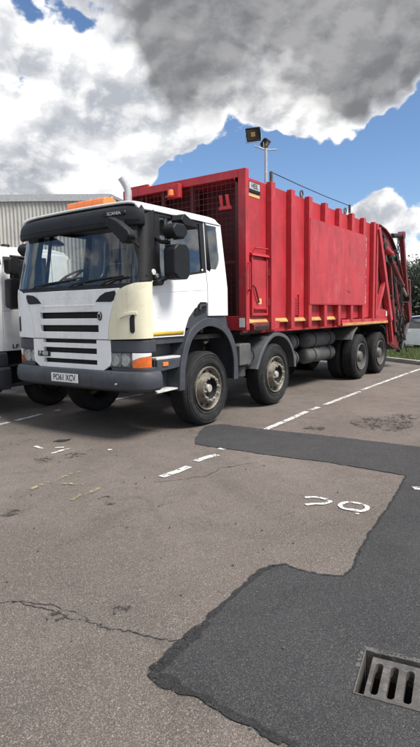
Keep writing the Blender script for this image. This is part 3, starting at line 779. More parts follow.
# --- headlights
for sgn, f in ((1, lambda y: y), (-1, mir)):
    A = lambda y: sgn*abs(uY(f(y)))
    e = sgn*uX(.285)
    hh = mk('headlight_housing', S.patch([[(A(.50), 1.09), (e, 1.09), (e, 1.24), (A(.50), 1.235)]], .012), 'plastic_dark', T, solid=.12, bevel=.012)
    mk('headlight_trim', S.patch([[(A(.50), .87), (e, .87), (e, .905), (A(.50), .905)]], .012), 'plastic_dark', hh, solid=.1, bevel=.006)
    mk('headlight_back', S.patch([[(A(.50), .88), (e, .88), (e, 1.10), (A(.50), 1.10)]], -.075), 'plastic_black', hh, solid=.02)
    hl = mk('headlight', S.patch([[(A(.555), .912), (A(.20), .912), (A(.20), 1.084), (A(.555), 1.084)]], -.035), 'lamp_silver', T, solid=.012)
    for y in (.46, .30):
        bm = B(); c = S.at(A(y), .998, -.02); lathe(bm, [(.0, .028), (.04, .022), (.066, -.012), (.074, -.012), (.074, .02)], 24, 'x', c); mk('reflector', bm, 'lamp_silver', hl)
        bm = B(); lathe(bm, [(.0, -.012), (.018, -.008), (.022, .02)], 14, 'x', c); mk('bulb_cap', bm, 'lamp_silver', hl)
    for y in (.37, .235):
        mk('lens_rib', S.patch([[(A(y), .915), (A(y-.012), .915), (A(y-.012), 1.08), (A(y), 1.08)]], -.012), 'steel_grey', hl, solid=.02)
    mk('lens', S.patch([[(A(.56), .908), (A(.195), .908), (A(.195), 1.088), (A(.56), 1.088)]], .012), 'lens_glass', hl)
    mk('indicator', S.patch([[(A(.185), .908), (sgn*uX(.20), .912), (sgn*uX(.20), 1.05), (A(.10), 1.03), (A(.185), .995)]], .012), 'amber_lens', hl, solid=.03, bevel=.006)
    mk('side_lamp', S.patch([[(A(.185), .998), (A(.10), 1.033), (sgn*uX(.20), 1.053), (sgn*uX(.20), 1.084), (A(.185), 1.088)]], .011), 'lamp_silver', hl, solid=.03, bevel=.004)
# --- bumper in three pieces with a seam
prof = [(.0, .640), (.035, .625), (.072, .655), (.085, .72), (.082, .80), (.060, .852), (.0, .872), (-.08, .87), (-.08, .64)]
bmp = mk('bumper', S.sweep(prof, uY(1.70), uY(.79), 16), 'plastic_dark', T, bevel=.006)
for u0, u1 in ((uY(1.704), -uX(.34)), (uY(.786), uX(.31))): mk('bumper_corner', S.sweep(prof, u0, u1, 34), 'plastic_dark', T, bevel=.006)
bm = S.patch([[(uY(2.2), .60), (uY(.3), .60), (uY(.3), .66), (uY(2.2), .66)]], -.03); mk('air_dam', bm, 'plastic_black', T, solid=.04)
bm = B(); lathe(bm, [(0, -.09), (.012, -.09), (.014, -.03), (.03, -.03), (.03, .02)], 12, 'x', (0.0, .36, .715)); mk('tow_eye', bm, 'steel_grey', T)
pl = mk('number_plate', box(B(), -.0985, -.092, 1.012, 1.535, .688, .802), 'plate_white', T, bevel=.003)
mk('plate_lettering', text_mesh('PO61 XCV', .112, FRONT((-.0995, 1.2735, .745)), .001, .84, .0012), 'lettering_black', pl, smooth=0)
# --- visor over the windscreen
prof = [(-.03, 2.615), (.07, 2.575), (.105, 2.592), (.122, 2.64), (.118, 2.735), (.085, 2.795), (.02, 2.835), (-.06, 2.865), (-.08, 2.80)]
vs_ = mk('sun_visor', S.sweep(prof, -uX(.075), uX(.115), 70), 'plastic_visor', T, smooth=30, bevel=.008)
prof2 = [(.112, 2.640), (.128, 2.645), (.130, 2.668), (.122, 2.672), (.112, 2.668)]
mk('visor_ridge', S.sweep(prof2, -uX(.06), uX(.09), 60), 'plastic_visor', vs_, smooth=30)
p_ = S.at(uY(.345), 2.74, .142)
mk('name_panel', S.patch([[(uY(.50), 2.705), (uY(.20), 2.705), (uY(.20), 2.765), (uY(.50), 2.765)]], .122), 'plastic_black', vs_, solid=.02)
tm = text_mesh('SCANIA', .052, Matrix.Identity(4), .001, 1.05, .001)
for v in tm.verts: v.co = S.at(uY(.35)+v.co.x, 2.736+v.co.y, .125+v.co.z)
mk('visor_lettering', tm, 'lettering_grey', vs_, smooth=0)
# --- windscreen and pillars
ws = mk('windscreen', S.patch([[(uY(2.395), 1.905), (uY(.095), 1.905), (uY(.105), 2.66), (uY(2.385), 2.66)]], .008, (2.0, 2.1, 2.2, 2.3, 2.4, 2.5, 2.6)), 'windscreen_glass', T)
mk('scuttle', S.patch([[(uY(2.40), 1.858), (uY(.10), 1.858), (uY(.10), 1.915), (uY(2.40), 1.915)]], .016), 'plastic_black', T, solid=.05, bevel=.006)
for sgn, f in ((1, lambda y: y), (-1, mir)):
    A = lambda y: sgn*abs(uY(f(y)))
    mk('windscreen_pillar', S.patch([[(A(.105), 1.93), (sgn*uX(.228), 1.94), (sgn*uX(.30), 2.80), (A(.115), 2.70)]], .01, (2.1, 2.3, 2.5)), 'plastic_black' if sgn > 0 else 'white_paint', T, solid=.05, bevel=.006)
for y0, y1, z1 in ((1.95, 1.25, 1.985), (1.18, .45, 1.99), (.62, .20, 1.985)):
    bm = B(); pts = [S.at(uY(y0), 1.90, .04), S.at(uY(y0-.10), 1.935, .045), S.at(uY((y0+y1)/2), 1.965, .035), S.at(uY(y1), z1, .02)]; tube(bm, pts, .011, 6); wp = mk('wiper', bm, 'plastic_black', ws)
    bm = B(); pts = [S.at(uY(y), zz, .016) for y, zz in ((y0-.28, 1.945), ((y0+y1)/2-.1, 1.968), (y1-.16, 2.0))]; tube(bm, pts, .010, 6); mk('wiper_blade', bm, 'plastic_black', ws)
# --- doors and quarter panels, both sides
for sgn in (1, -1):
    X = lambda x: sgn*uX(x)
    belt = lambda x: 1.94+(x-.235)*.135
    door = mk('door', S.patch([[(X(.246), 1.262), (X(.85), 1.262), (X(.88), 1.36), (X(.95), 1.49), (X(1.09), 1.61), (X(1.22), 1.665), (X(1.376), 1.69), (X(1.376), belt(1.376)), (X(.8), belt(.8)), (X(.246), belt(.246))]], 0., (1.5, 1.7)), 'white_paint', T, solid=.05, bevel=.006)
    mk('window_frame', S.patch([[(X(.235), belt(.235)+.003), (X(1.385), belt(1.385)+.003), (X(1.30), belt(1.3)+.03), (X(.40), belt(.40)+.03)],
        [(X(1.385), belt(1.385)+.003), (X(1.43), 2.79), (X(1.34), 2.74), (X(1.30), belt(1.3)+.03)], [(X(1.43), 2.79), (X(.32), 2.79), (X(.42), 2.735), (X(1.34), 2.74)],
        [(X(.32), 2.79), (X(.235), belt(.235)+.003), (X(.40), belt(.40)+.03), (X(.42), 2.735)]], -.004), 'plastic_black', door, solid=.04, bevel=.005)
    mk('window', S.patch([[(X(.39), belt(.39)+.02), (X(1.31), belt(1.31)+.02), (X(1.35), 2.75), (X(.41), 2.745)]], -.018), 'window_glass', door)
    mk('window_divider', S.patch([[(X(.545), belt(.545)+.02), (X(.60), belt(.6)+.02), (X(.60), 2.74), (X(.545), 2.74)]], -.008), 'plastic_black', door, solid=.02)
    mk('door_handle', S.patch([[(X(1.085), 1.53), (X(1.15), 1.66), (X(1.21), 1.70), (X(1.35), 1.70), (X(1.35), 1.585), (X(1.13), 1.53)]], .004), 'plastic_black', door, solid=.03, bevel=.006)
    mk('handle_grip', S.patch([[(X(1.16), 1.60), (X(1.19), 1.665), (X(1.33), 1.672), (X(1.33), 1.65), (X(1.21), 1.64), (X(1.18), 1.59)]], .03), 'plastic_dark', door, solid=.02, bevel=.006)
    mk('crease', S.patch([[(X(.26), 1.80), (X(1.37), 1.86), (X(1.37), 1.868), (X(.26), 1.808)]], .004), 'white_paint', door, solid=.01, bevel=.003)
    mk('reflective_strip', S.patch([[(X(.25), 1.280), (X(.83), 1.280), (X(.85), 1.332), (X(.25), 1.332)]], .003), 'door_yellow', door, solid=.004)
    mk('sticker', S.patch([[(X(1.30)+.02*math.cos(k), 2.125+.016*math.sin(k)) for k in np.linspace(0, 6.28, 10, endpoint=False)]], .002), 'sticker_white', door, solid=.002)
    # quarter panel behind the door, window with a rounded lower corner
    wx0, wx1 = 1.50, 1.735
    qp = [[(X(1.392), 1.51), (X(1.875), 1.51), (X(1.868), 2.15), (X(wx1-.10), 2.15), (X(wx0), 2.15), (X(1.395), 2.15)],
          [(X(1.395), 2.15), (X(wx0), 2.15), (X(wx0), 2.75), (X(1.435), 2.75)],
          [(X(1.868), 2.15), (X(1.855), 2.75), (X(wx1), 2.75), (X(wx1), 2.30), (X(wx1-.03), 2.20), (X(wx1-.10), 2.15)],
          [(X(1.435), 2.75), (X(wx0), 2.75), (X(wx1), 2.75), (X(1.855), 2.75), (X(1.853), 2.79), (X(1.437), 2.79)]]
    q_ = mk('quarter_panel', S.patch(qp, 0., (1.7,)), 'white_paint', T, solid=.04, bevel=.006)
    mk('window', S.patch([[(X(wx0-.01), 2.14), (X(wx1-.09), 2.14), (X(wx1+.01), 2.28), (X(wx1+.01), 2.76), (X(wx0-.01), 2.76)]], -.016), 'window_glass', q_)
    R1 = [[(X(wx0-.03), 2.115), (X(wx0), 2.15), (X(wx0), 2.75), (X(wx0-.03), 2.775)]]
    mk('window_seal', S.patch(R1, .003), 'plastic_black', q_, solid=.01)
    mk('door_pillar', S.patch([[(X(1.400), 2.14), (X(1.47), 2.115), (X(1.475), 2.775), (X(1.445), 2.775)]], .002), 'plastic_black', q_, solid=.01)
    mk('sill', S.patch([[(X(.235), 1.18), (X(.86), 1.18), (X(.86), 1.256), (X(.235), 1.256)]], -.02), 'plastic_dark', T, solid=.06, bevel=.006)
# --- roof, back wall, floor
bm = B(); rows = []
for x in [.16, .20, .30, .5, .8, 1.1, 1.4, 1.6, 1.72, 1.80, 1.845, 1.862]:
    row = []; drop = 0 if x < 1.7 else .09*((x-1.7)/.162)**3
    fr = 0 if x > .3 else .012*((.3-x)/.14)**2
    for k in range(0, 33):
        s_ = -1+2*k/32; hw = 1.215-.1*(2.79-1.9)/.9+.0
        yy = math.copysign(abs(s_)**.8, s_); e_ = (1-abs(yy)**14)**.5 if abs(yy) < 1 else 0
        row.append(bm.verts.new((x, 1.245+yy*hw, 2.79+.105*e_*(1-drop/.105*.85)-fr*e_+.015*min(1, x/1.5)*e_+.02*(1-yy*yy)*e_)))
    rows.append(row)
for A, C in zip(rows, rows[1:]):
    for i in range(32): bm.faces.new((A[i], A[i+1], C[i+1], C[i]))
bmesh.ops.recalc_face_normals(bm, faces=bm.faces)
if sum(f.normal.z for f in bm.faces) < 0: bmesh.ops.reverse_faces(bm, faces=bm.faces)
roof = mk('cab_roof', bm, 'white_paint', T, solid=.03, smooth=50)
for y0, y1 in ((.121, .131), (2.359, 2.369)): mk('roof_seam', box(B(), .34, 1.83, y0, y1, 2.775, 2.783), 'plastic_black', roof)
bm = B(); prism(bm, [(.06, 1.45), (2.43, 1.45), (2.43, 1.9), (2.34, 2.79), (2.30, 2.83), (.19, 2.83), (.15, 2.79), (.06, 1.9)], 'x', 1.835, 1.858); mk('cab_back_wall', bm, 'white_paint', T, bevel=.01)
mk('cab_floor', box(B(), .12, 1.83, .10, 2.39, 1.20, 1.26), 'chassis', T)
# --- cab inside
bm = B(); prism(bm, [(.10, 1.50), (.10, 1.88), (.16, 1.93), (.42, 1.95), (.55, 1.84), (.58, 1.50)], 'y', .12, 2.37); da = mk('dashboard', bm, 'dash', T, bevel=.02)
bm = B(); prism(bm, [(.50, 1.90), (.62, 1.88), (.60, 1.99), (.48, 2.02)], 'y', 1.62, 2.12); mk('instrument_binnacle', bm, 'dash', da, bevel=.02)
for y in (.55, 1.87):
    st = mk('seat', prism(B(), [(.92, 1.55), (.92, 1.72), (1.0, 1.76), (1.45, 1.70), (1.50, 1.55)], 'y', y-.25, y+.25), 'seat_fabric', T, bevel=.04)
    bm = B(); prism(bm, [(1.36, 1.68), (1.48, 2.30), (1.55, 2.36), (1.62, 2.30), (1.54, 1.66)], 'y', y-.24, y+.24); mk('backrest', bm, 'seat_fabric', st, bevel=.05)
    bm = B(); prism(bm, [(1.49, 2.36), (1.52, 2.56), (1.58, 2.58), (1.62, 2.55), (1.60, 2.36)], 'y', y-.14, y+.14); mk('headrest', bm, 'seat_fabric', st, bevel=.04)
bm = B(); c = Vector((.62, 1.87, 2.07)); ax = Vector((-.55, 0, .83)).normalized(); a1 = Vector((0, 1, 0)); a2 = ax.cross(a1)
tube(bm, [c+.23*(math.cos(k)*a1+math.sin(k)*a2) for k in np.linspace(0, 2*math.pi, 33)], .017, 8, cap=False)
tube(bm, [c+a1*.22, c-a1*.22], .016, 6); tube(bm, [c, c-a2*.22], .016, 6); tube(bm, [c, c-ax*.35], .035, 8)
mk('steering_wheel', bm, 'plastic_black', T)
bm = B(); box(bm, 1.78, 1.83, .2, 2.3, 1.6, 2.8); mk('cab_lining', bm, 'inner_trim', T)
bm = B(); box(bm, .2, 1.8, .25, 2.24, 2.80, 2.82); mk('headlining', bm, 'inner_trim', T)
# --- beacon bar
bb = mk('beacon_bar', prism(B(), [(.66, 2.985), (.60, 3.00), (.58, 3.04), (.60, 3.108), (.66, 3.128), (.76, 3.128), (.82, 3.108), (.84, 3.04), (.82, 3.00), (.76, 2.985)], 'y', 1.15, 1.90), 'orange_lamp', T, bevel=.015, seg=3)
for y in (1.28, 1.77): mk('beacon_foot', box(B(), .66, .76, y-.04, y+.04, 2.90, 2.99), 'plastic_black', bb)
for y in (1.36, 1.525, 1.69): mk('beacon_seam', prism(B(), [(.655, 2.983), (.595, 3.0), (.576, 3.04), (.597, 3.111), (.655, 3.131), (.765, 3.131), (.825, 3.111), (.844, 3.04), (.824, 3.0), (.765, 2.983)], 'y', y-.006, y+.006), 'amber_lens', bb)
# --- mirrors
def mirror_set(sgn):
    f = (lambda y: y) if sgn > 0 else mir
    mm = 'plastic_visor'
    def rounded(name, x0, x1, z0, z1, y0, y1, par, mat=mm, cut=.05):
        P = [(x0+cut, z0), (x1-cut, z0), (x1, z0+cut), (x1, z1-cut), (x1-cut, z1), (x0+cut, z1), (x0, z1-cut), (x0, z0+cut)]
        bm = B(); prism(bm, P, 'y', f(y0), f(y1)); return mk(name, bm, mat, par, bevel=.03, seg=3)
    mr = rounded('mirror', .335, .64, 1.955, 2.365, -.26, -.07, T, cut=.06)
    mk('mirror_glass', box(B(), .642, .648, min(f(-.235), f(-.085)), max(f(-.235), f(-.085)), 2.02, 2.31), 'chrome', mr)
    w = rounded('wide_angle_mirror', .33, .60, 2.43, 2.61, -.25, -.07, T, cut=.06)
    bm = B(); tube(bm, [(.42, f(-.15), 2.34), (.42, f(-.15), 2.44)], .02, 8); mk('mirror_stem', bm, 'lettering_grey', w)
    bm = B(); tube(bm, [S.at(sgn*uX(.33), 2.46, .0), (.36, f(-.03), 2.40), (.44, f(-.12), 2.39)], .025, 8); mk('mirror_arm', bm, mm, mr)
    bm = B(); tube(bm, [S.at(sgn*uX(.30), 1.97, 0), (.30, f(-.03), 1.93), (.40, f(-.12), 2.0)], .03, 8); mk('mirror_arm', bm, mm, mr)
    bm = B(); prism(bm, [(.25, 1.88), (.34, 1.885), (.37, 1.93), (.33, 1.96), (.25, 1.94)], 'y', f(-.07), f(.03)); mk('arm_mount', bm, mm, mr, bevel=.015)
    # kerb mirror above the door
    k_ = mk('kerb_mirror', prism(B(), [(.63, 2.68), (.68, 2.755), (.72, 2.765), (.97, 2.655), (.99, 2.63), (.96, 2.61), (.80, 2.615), (.70, 2.62)], 'y', f(-.13), f(.04)), mm, T, bevel=.02, seg=3)
    bm = B(); tube(bm, [S.at(sgn*uX(.72), 2.76, -.01), (.74, f(-.02), 2.73)], .03, 8); mk('mirror_arm', bm, mm, k_)
mirror_set(1); mirror_set(-1)
# round convex mirrors and discs on the quarter light by the pillar
for xx, zz, r_, mt_ in ((.262, 2.045, .036, 'sticker_white'), (.33, 2.005, .028, 'lettering_grey')):
    c = S.at(uX(xx), zz, .014); bm = B(); lathe(bm, [(0, -.008), (r_*.9, -.006), (r_, 0), (r_, .012)], 18, 'y', c); mk('reflector_disc', bm, mt_, T)
# front mirror hanging under the visor at the near corner
bm = B(); a = Vector((-.20, .235, 2.60)); b_ = Vector((-.20, -.07, 2.365)); d = (b_-a).normalized(); nn = d.cross(Vector((1, 0, 0))).normalized()
P = [a+nn*.045-d*.02, a-nn*.055, a-nn*.075+d*.15, b_-nn*.085-d*.06, b_-nn*.05, b_+nn*.05, b_+nn*.085-d*.06, a+nn*.075+d*.14]
A = [bm.verts.new(p+Vector((-.05, 0, 0))) for p in P]; C = [bm.verts.new(p+Vector((.07, 0, 0))) for p in P]
bm.faces.new(A); bm.faces.new(C[::-1])
for i in range(8): bm.faces.new((A[i], C[i], C[(i+1) % 8], A[(i+1) % 8]))
bmesh.ops.recalc_face_normals(bm, faces=bm.faces); fm = mk('front_mirror', bm, 'plastic_visor', T, bevel=.025, seg=3)
bm = B(); tube(bm, [a+Vector((.02, 0, -.02)), S.at(uY(.24), 2.62, .10)], .028, 8); mk('mirror_arm', bm, 'plastic_visor', fm)
bm = B(); tube(bm, [b_-d*.02, b_+d*.03+Vector((.1, 0, -.05)), S.at(uY(.14), 2.42, .01)], .014, 6); mk('mirror_stay', bm, 'plastic_black', fm)
# --- exhaust stack behind the cab
bm = B(); ex, ey = 2.12, 2.16
tube(bm, [(ex, ey, 1.2), (ex, ey, 3.45), (ex, ey, 3.58), (ex-.015, ey+.015, 3.65), (ex-.05, ey+.04, 3.73), (ex-.09, ey+.07, 3.80)], .060, 18); mk('exhaust_stack', bm, 'galvanised', T)
# --- steps under the door
for sgn in (1, -1):
    f = (lambda y: y) if sgn > 0 else mir
    yb = lambda a, b_: (min(f(a), f(b_)), max(f(a), f(b_)))
    sh = mk('step_housing', box(B(), .27, .80, *yb(.22, .6), .56, 1.25), 'plastic_dark', T, bevel=.01)
    mk('step_tread', box(B(), .30, .79, *yb(.035, .23), .985, 1.015), 'tread_plate', sh, bevel=.006)
    mk('step_fascia', prism(B(), [(.30, .84), (.30, .98), (.79, .98), (.77, .87)], 'y', *yb(.025, .20)), 'plastic_dark', sh, bevel=.008)
    mk('marker_lamp', box(B(), .40, .50, *yb(.012, .03), .905, .955), 'orange_lamp', sh, bevel=.004)
    mk('step_tread', prism(B(), [(.30, .575), (.30, .60), (.71, .605), (.73, .585)], 'y', *yb(.035, .26)), 'tread_plate', sh, bevel=.006)
    mk('step_side', box(B(), .285, .30, *yb(.06, .26), .57, .99), 'plastic_dark', sh)
# --- wheel-arch wings
def wing(name, pts, cx, cz, wd, y0, y1, mat='fender_grey', lip=.02):
    P = []
    a = [Vector((p[0], 0, p[1])) for p in pts]
    dense = []
    for i in range(len(a)-1):   # Catmull-Rom
        p0, p1, p2, p3 = a[max(i-1, 0)], a[i], a[i+1], a[min(i+2, len(a)-1)]
        for k in range(5):
            t_ = k/5; dense.append(.5*((2*p1)+(-p0+p2)*t_+(2*p0-5*p1+4*p2-p3)*t_*t_+(-p0+3*p1-3*p2+p3)*t_**3))
    dense.append(a[-1])
    bm = B(); rings = []
    for p in dense:
        d = Vector((cx, 0, cz))-p; d = d.normalized()
        if abs(d.x) > .93 and p.z < cz+.1: d = Vector((math.copysign(1, d.x), 0, 0))
        q = p+d*wd; s = p+d*lip
        rings.append([bm.verts.new(v) for v in ((p.x, y0, p.z), (q.x, y0, q.z), (q.x, y0+(.03 if y1 > y0 else -.03), q.z), (s.x, y0+(.03 if y1 > y0 else -.03), s.z), (s.x, y1, s.z), (p.x, y1, p.z))])
    for A, C in zip(rings, rings[1:]):
        for i in range(6): bm.faces.new((A[i], A[(i+1) % 6], C[(i+1) % 6], C[i]))
    bm.faces.new(rings[0]); bm.faces.new(rings[-1]); bmesh.ops.recalc_face_normals(bm, faces=bm.faces)
    return mk(name, bm, mat, T, bevel=.008)
AX = [1.37, 3.316, 7.403, 8.765]; RT = .515
w1 = [(.70, .56), (.73, .88), (.84, 1.17), (1.01, 1.37), (1.35, 1.485), (1.72, 1.41), (1.95, 1.22), (2.08, .93), (2.10, .57)]
w2 = [(2.66, .66), (2.83, .93), (3.08, 1.14), (3.36, 1.215), (3.72, 1.13), (3.97, .88), (4.06, .58)]
for f in (lambda y: y, mir):
    wing('wheel_arch', w1, AX[0], RT, .115, f(.0), f(.45), 'plastic_dark')
    wing('wheel_arch', w2, AX[1], RT, .06, f(.02), f(.44))
    wing('wheel_arch', [(6.76, .93), (6.86, 1.05), (7.0, 1.16), (7.12, 1.215)], AX[2], RT, .05, f(.03), f(.6), 'tank_grey')
    wing('wheel_arch', [(9.25, 1.0), (9.18, 1.12), (9.0, 1.2), (8.8, 1.215)], AX[3], RT, .04, f(.06), f(.6), 'chassis')
    # filler trim between the arch and the cab's edge
    mk('arch_trim', prism(B(), [(.88, 1.36), (.99, 1.50), (1.12, 1.61), (1.36, 1.685), (1.40, 1.50), (1.86, 1.50), (1.90, 1.30), (1.35, 1.47), (1.0, 1.35)], 'y', f(.05), f(.12)), 'plastic_dark', T, bevel=.006)
    mk('inner_arch', box(B(), .9, 1.9, min(f(.5), f(.52)), max(f(.5), f(.52)), .75, 1.45), 'chassis', T)

# --- wheels
def wheel_meshes(front):
    parts = []
    bm = B(); g = []
    prof = [(.300, .03), (.330, .004), (.400, -.004), (.455, .0), (.488, .018), (.508, .036)]
    for k in range(5):
        y = .048+.204*k/5; prof += [(.514, y), (.514, y+.030), (.503, y+.033), (.503, y+.038)]
    prof += [(.514, .255), (.508, .268), (.488, .285), (.44, .305), (.33, .30), (.300, .27), (.300, .03)]
    lathe(bm, prof, 72); 
    for f in bm.faces:
        c = f.calc_center_median()
        if math.hypot(c.x, c.z) > .497: f.material_index = 1
    for r_ in (.352, .437, .472):
        lathe(bm, [(r_-.004, .002), (r_, -.008), (r_+.004, .002)], 72)
    parts.append(('tyre', bm, ['rubber', 'rubber_tread'], 55))
    bm = B()
    if front:
        lathe(bm, [(.305, .02), (.304, -.006), (.292, -.012), (.280, .0), (.272, .035), (.262, .055), (.222, .045), (.196, -.015), (.186, -.045), (.172, -.052), (.150, -.047), (.147, -.038), (.139, .036), (.06, .04), (.0, .04)], 60)
        parts.append(('rim', bm, 'rim_rusty', 40))
        bm = B()
        for k in range(10):
            a_ = 2*math.pi*k/10; c = Vector((.241*math.cos(a_), .047, .241*math.sin(a_)))
            er = Vector((math.cos(a_), 0, math.sin(a_))); et = Vector((-math.sin(a_), 0, math.cos(a_)))
            vs = [bm.verts.new(c+er*.022*math.cos(q)+et*.034*math.sin(q)+Vector((0, -.004-.006*math.cos(q)*-1, 0))) for q in np.linspace(0, 6.283, 12, endpoint=False)]; bm.faces.new(vs)
        parts.append(('hand_holes', bm, 'slot_black', 0))
        bm = B()
        for k in range(10):
            a_ = 2*math.pi*(k+.5)/10; lathe(bm, [(.0, -.074), (.012, -.074), (.014, -.05), (.02, -.047)], 6, 'y', (.162*math.cos(a_), 0, .162*math.sin(a_)))
        parts.append(('wheel_nuts', bm, 'hub_steel', 0))
        bm = B(); lathe(bm, [(.146, -.036), (.136, .028), (.06, .033), (.055, .033)], 40); parts.append(('hub_recess', bm, 'chassis', 40))
        bm = B(); lathe(bm, [(.0, -.028), (.05, -.026), (.058, -.012), (.062, .034)], 24); parts.append(('hub_cap', bm, 'hub_steel', 40))
    else:
        lathe(bm, [(.305, .02), (.304, -.006), (.292, -.010), (.280, .0), (.272, .05), (.262, .135), (.245, .150), (.16, .155), (.15, .150), (.148, .09), (.13, .075), (.118, .015), (.10, .0), (.0, .0)], 60)
        parts.append(('rim', bm, 'rim_grey', 40))
        bm = B()
        for k in range(10):
            a_ = 2*math.pi*(k+.5)/10; lathe(bm, [(.0, .115), (.012, .115), (.014, .15), (.02, .152)], 6, 'y', (.19*math.cos(a_), 0, .19*math.sin(a_)))
        parts.append(('wheel_nuts', bm, 'rim_rusty', 0))
    return parts
proto = {}
for front in (True, False):
    lst = []
    for nm, bm, mat, sm in wheel_meshes(front):
        me = bpy.data.meshes.new(nm); bm.to_mesh(me); bm.free()
        for q in (mat if isinstance(mat, list) else [mat]): me.materials.append(MATS[q])
        if sm:
            for f in me.polygons: f.use_smooth = True
            me.set_sharp_from_angle(angle=rad(sm))
        lst.append((nm, me))
    proto[front] = lst
rng = random.Random(3)
dark = []
for nm, me in proto[True]:
    m2 = me.copy()
    if nm != 'tyre':
        m2.materials.clear(); m2.materials.append(MATS['chassis'])  # rims and hubs blackened: the shade beneath the lorry put into their colour
    dark.append((nm, m2))
proto['dark'] = dark
def put_wheel(parent, x, front, near, y_near=.03, y_far=2.46, r=RT, scale=1., key=None):
    lst = proto[front if key is None else key]
    o = link(bpy.data.objects.new('wheel', lst[0][1])); o.parent = parent
    o.matrix_parent_inverse = Matrix.Translation(-PLOC[parent.name])
    o.location = (x, y_near if near else y_far, r*scale); o.scale = (scale,)*3
    o.rotation_euler = (0, rng.uniform(0, 6), 0) if near else (0, 0, math.pi)
    for nm, me in lst[1:]:
        c = link(bpy.data.objects.new(nm, me)); c.parent = o
        if nm in ('wheel_nuts', 'hand_holes'): c['kind'] = 'stuff'
    if not front:
        c = link(bpy.data.objects.new('inner_tyre', lst[0][1])); c.parent = o; c.location = (0, .345, 0)
for i, x in enumerate(AX):
    for near in (True, False): put_wheel(T, x, i < 2, near)
# --- chassis
for y in (.80, 1.62): mk('chassis_rail', box(B(), .35, 9.4, y, y+.07, .74, 1.02), 'chassis', T)
for x in (.5, 2.3, 4.2, 5.6, 6.5, 8.1): mk('cross_member', box(B(), x-.06, x+.06, .87, 1.62, .78, .98), 'chassis', T)
for i, x in enumerate(AX):
    bm = B(); tube(bm, [(x, .35, RT), (x, .8, RT-.03), (x, 1.69, RT-.03), (x, 2.14, RT)], .075 if i < 2 else .1, 10)
    if i > 1: lathe(bm, [(0, -.25), (.16, -.22), (.22, -.1), (.22, .1), (.16, .22), (0, .25)], 16, 'x', (x, 1.245, RT))
    mk('axle', bm, 'chassis', T)
    for y in (.78, 1.70):
        bm = B(); tube(bm, [(x-.75, y, .80), (x-.3, y, .66), (x, y, .62), (x+.3, y, .66), (x+.75, y, .80)], .045, 6); mk('leaf_spring', bm, 'chassis', T)
bm = B(); tube(bm, [(2.0, 1.245, .75), (7.3, 1.245, .56)], .06, 10); mk('propshaft', bm, 'chassis', T)
mk('engine', box(B(), .35, 1.75, .95, 1.55, .55, 1.22), 'chassis', T, bevel=.05)
mk('gearbox', prism(B(), [(1.75, .62), (1.75, 1.12), (2.6, 1.02), (2.6, .70)], 'y', 1.0, 1.5), 'chassis', T, bevel=.04)
def air_tank(x0, x1, y, z, r_):
    bm = B(); prof = [(0, x0-.05), (r_*.5, x0-.038), (r_*.85, x0-.01), (r_, x0+.03), (r_, (x0+x1)/2-.004), (r_*1.012, (x0+x1)/2), (r_, (x0+x1)/2+.004), (r_, x1-.03), (r_*.85, x1+.01), (r_*.5, x1+.038), (0, x1+.05)]
    lathe(bm, prof, 32, 'x', (0, y, z)); t_ = mk('air_tank', bm, 'tank_grey', T)
    for x in ((x0+x1)/2-(x1-x0)*.28, (x0+x1)/2+(x1-x0)*.28):
        bm = B(); lathe(bm, [(r_+.004, x-.018), (r_+.008, x-.018), (r_+.008, x+.018), (r_+.004, x+.018), (r_+.004, x-.018)], 32, 'x', (0, y, z)); mk('strap', bm, 'chassis', t_)
for z in (.975, .655):
    air_tank(4.40, 4.86, .50, z, .155); air_tank(5.36, 6.70, .52, z, .16); air_tank(5.0, 6.3, 2.1, z, .155)
mk('battery_box', prism(B(), [(2.30, .74), (2.30, 1.05), (2.34, 1.075), (2.60, 1.075), (2.63, 1.05), (2.63, .90), (2.70, .80), (2.68, .74)], 'y', .10, .55), 'tank_grey', T, bevel=.015)
bm = B(); tube(bm, [(2.63, .095, .98), (2.66, .07, .92), (2.67, .07, .84), (2.62, .09, .76), (2.5, .09, .73)], .012, 6); mk('air_line', bm, 'hose', T)
bm = B(); lathe(bm, [(0, .52), (.06, .525), (.10, .56), (.105, .70), (.08, .735), (0, .74)], 20, 'z', (2.52, .26, 0)); mk('air_dryer', bm, 'tank_grey', T)
bm = B()
for k in range(5):
    y = .45+.1*k; tube(bm, [(1.9, y, 1.28), (2.2, y+.05, 1.15-.04*k), (2.6, y, 1.2)], .018, 6)
mk('hoses', bm, 'hose', T)
for y in (.72, 1.60): mk('subframe_rail', box(B(), 2.40, 9.2, y, y+.17, 1.025, 1.21), 'chassis', T)

# --- refuse body
ZT, ZB = 3.615, 1.26
body = mk('container', box(B(), 3.00, 8.24, .13, 2.36, 1.215, 3.56), 'red_paint', T, bevel=.02)
for y0, y1, nm in ((.10, .128, 1), (2.362, 2.39, 0)): mk('side_wall', box(B(), 2.43, 8.22, y0, y1, 1.40, 3.585), 'red_paint', body, bevel=.005)
mk('body_roof', box(B(), 2.45, 8.22, .135, 2.355, 3.565, 3.60), 'red_paint', body, bevel=.005)
mk('body_floor', box(B(), 2.40, 9.1, .16, 2.33, 1.212, 1.262), 'chassis', body)
rib_me = None
for k in range(8):
    x1 = 3.25+.704*k; x0 = x1-.135
    for near in (True, False):
        if rib_me is None:
            bm = B(); box(bm, 0, .135, 0, .099, ZB, ZT); o = mk('rib', bm, 'red_paint', body, bevel=.008); rib_me = o.data
        else:
            o = link(bpy.data.objects.new('rib', rib_me)); finish(o, body)
            bv = o.modifiers.new('bevel', 'BEVEL'); bv.width = .008; bv.segments = 2
        o.location = (x0, 0.0 if near else 2.391, 0)
mk('bottom_rail', box(B(), 2.45, 6.16, .14, .2, 1.24, 1.40), 'red_grimy', body)
mk('sill', box(B(), 6.17, 9.20, .012, .10, 1.255, 1.375), 'red_paint_faded', body, bevel=.006)
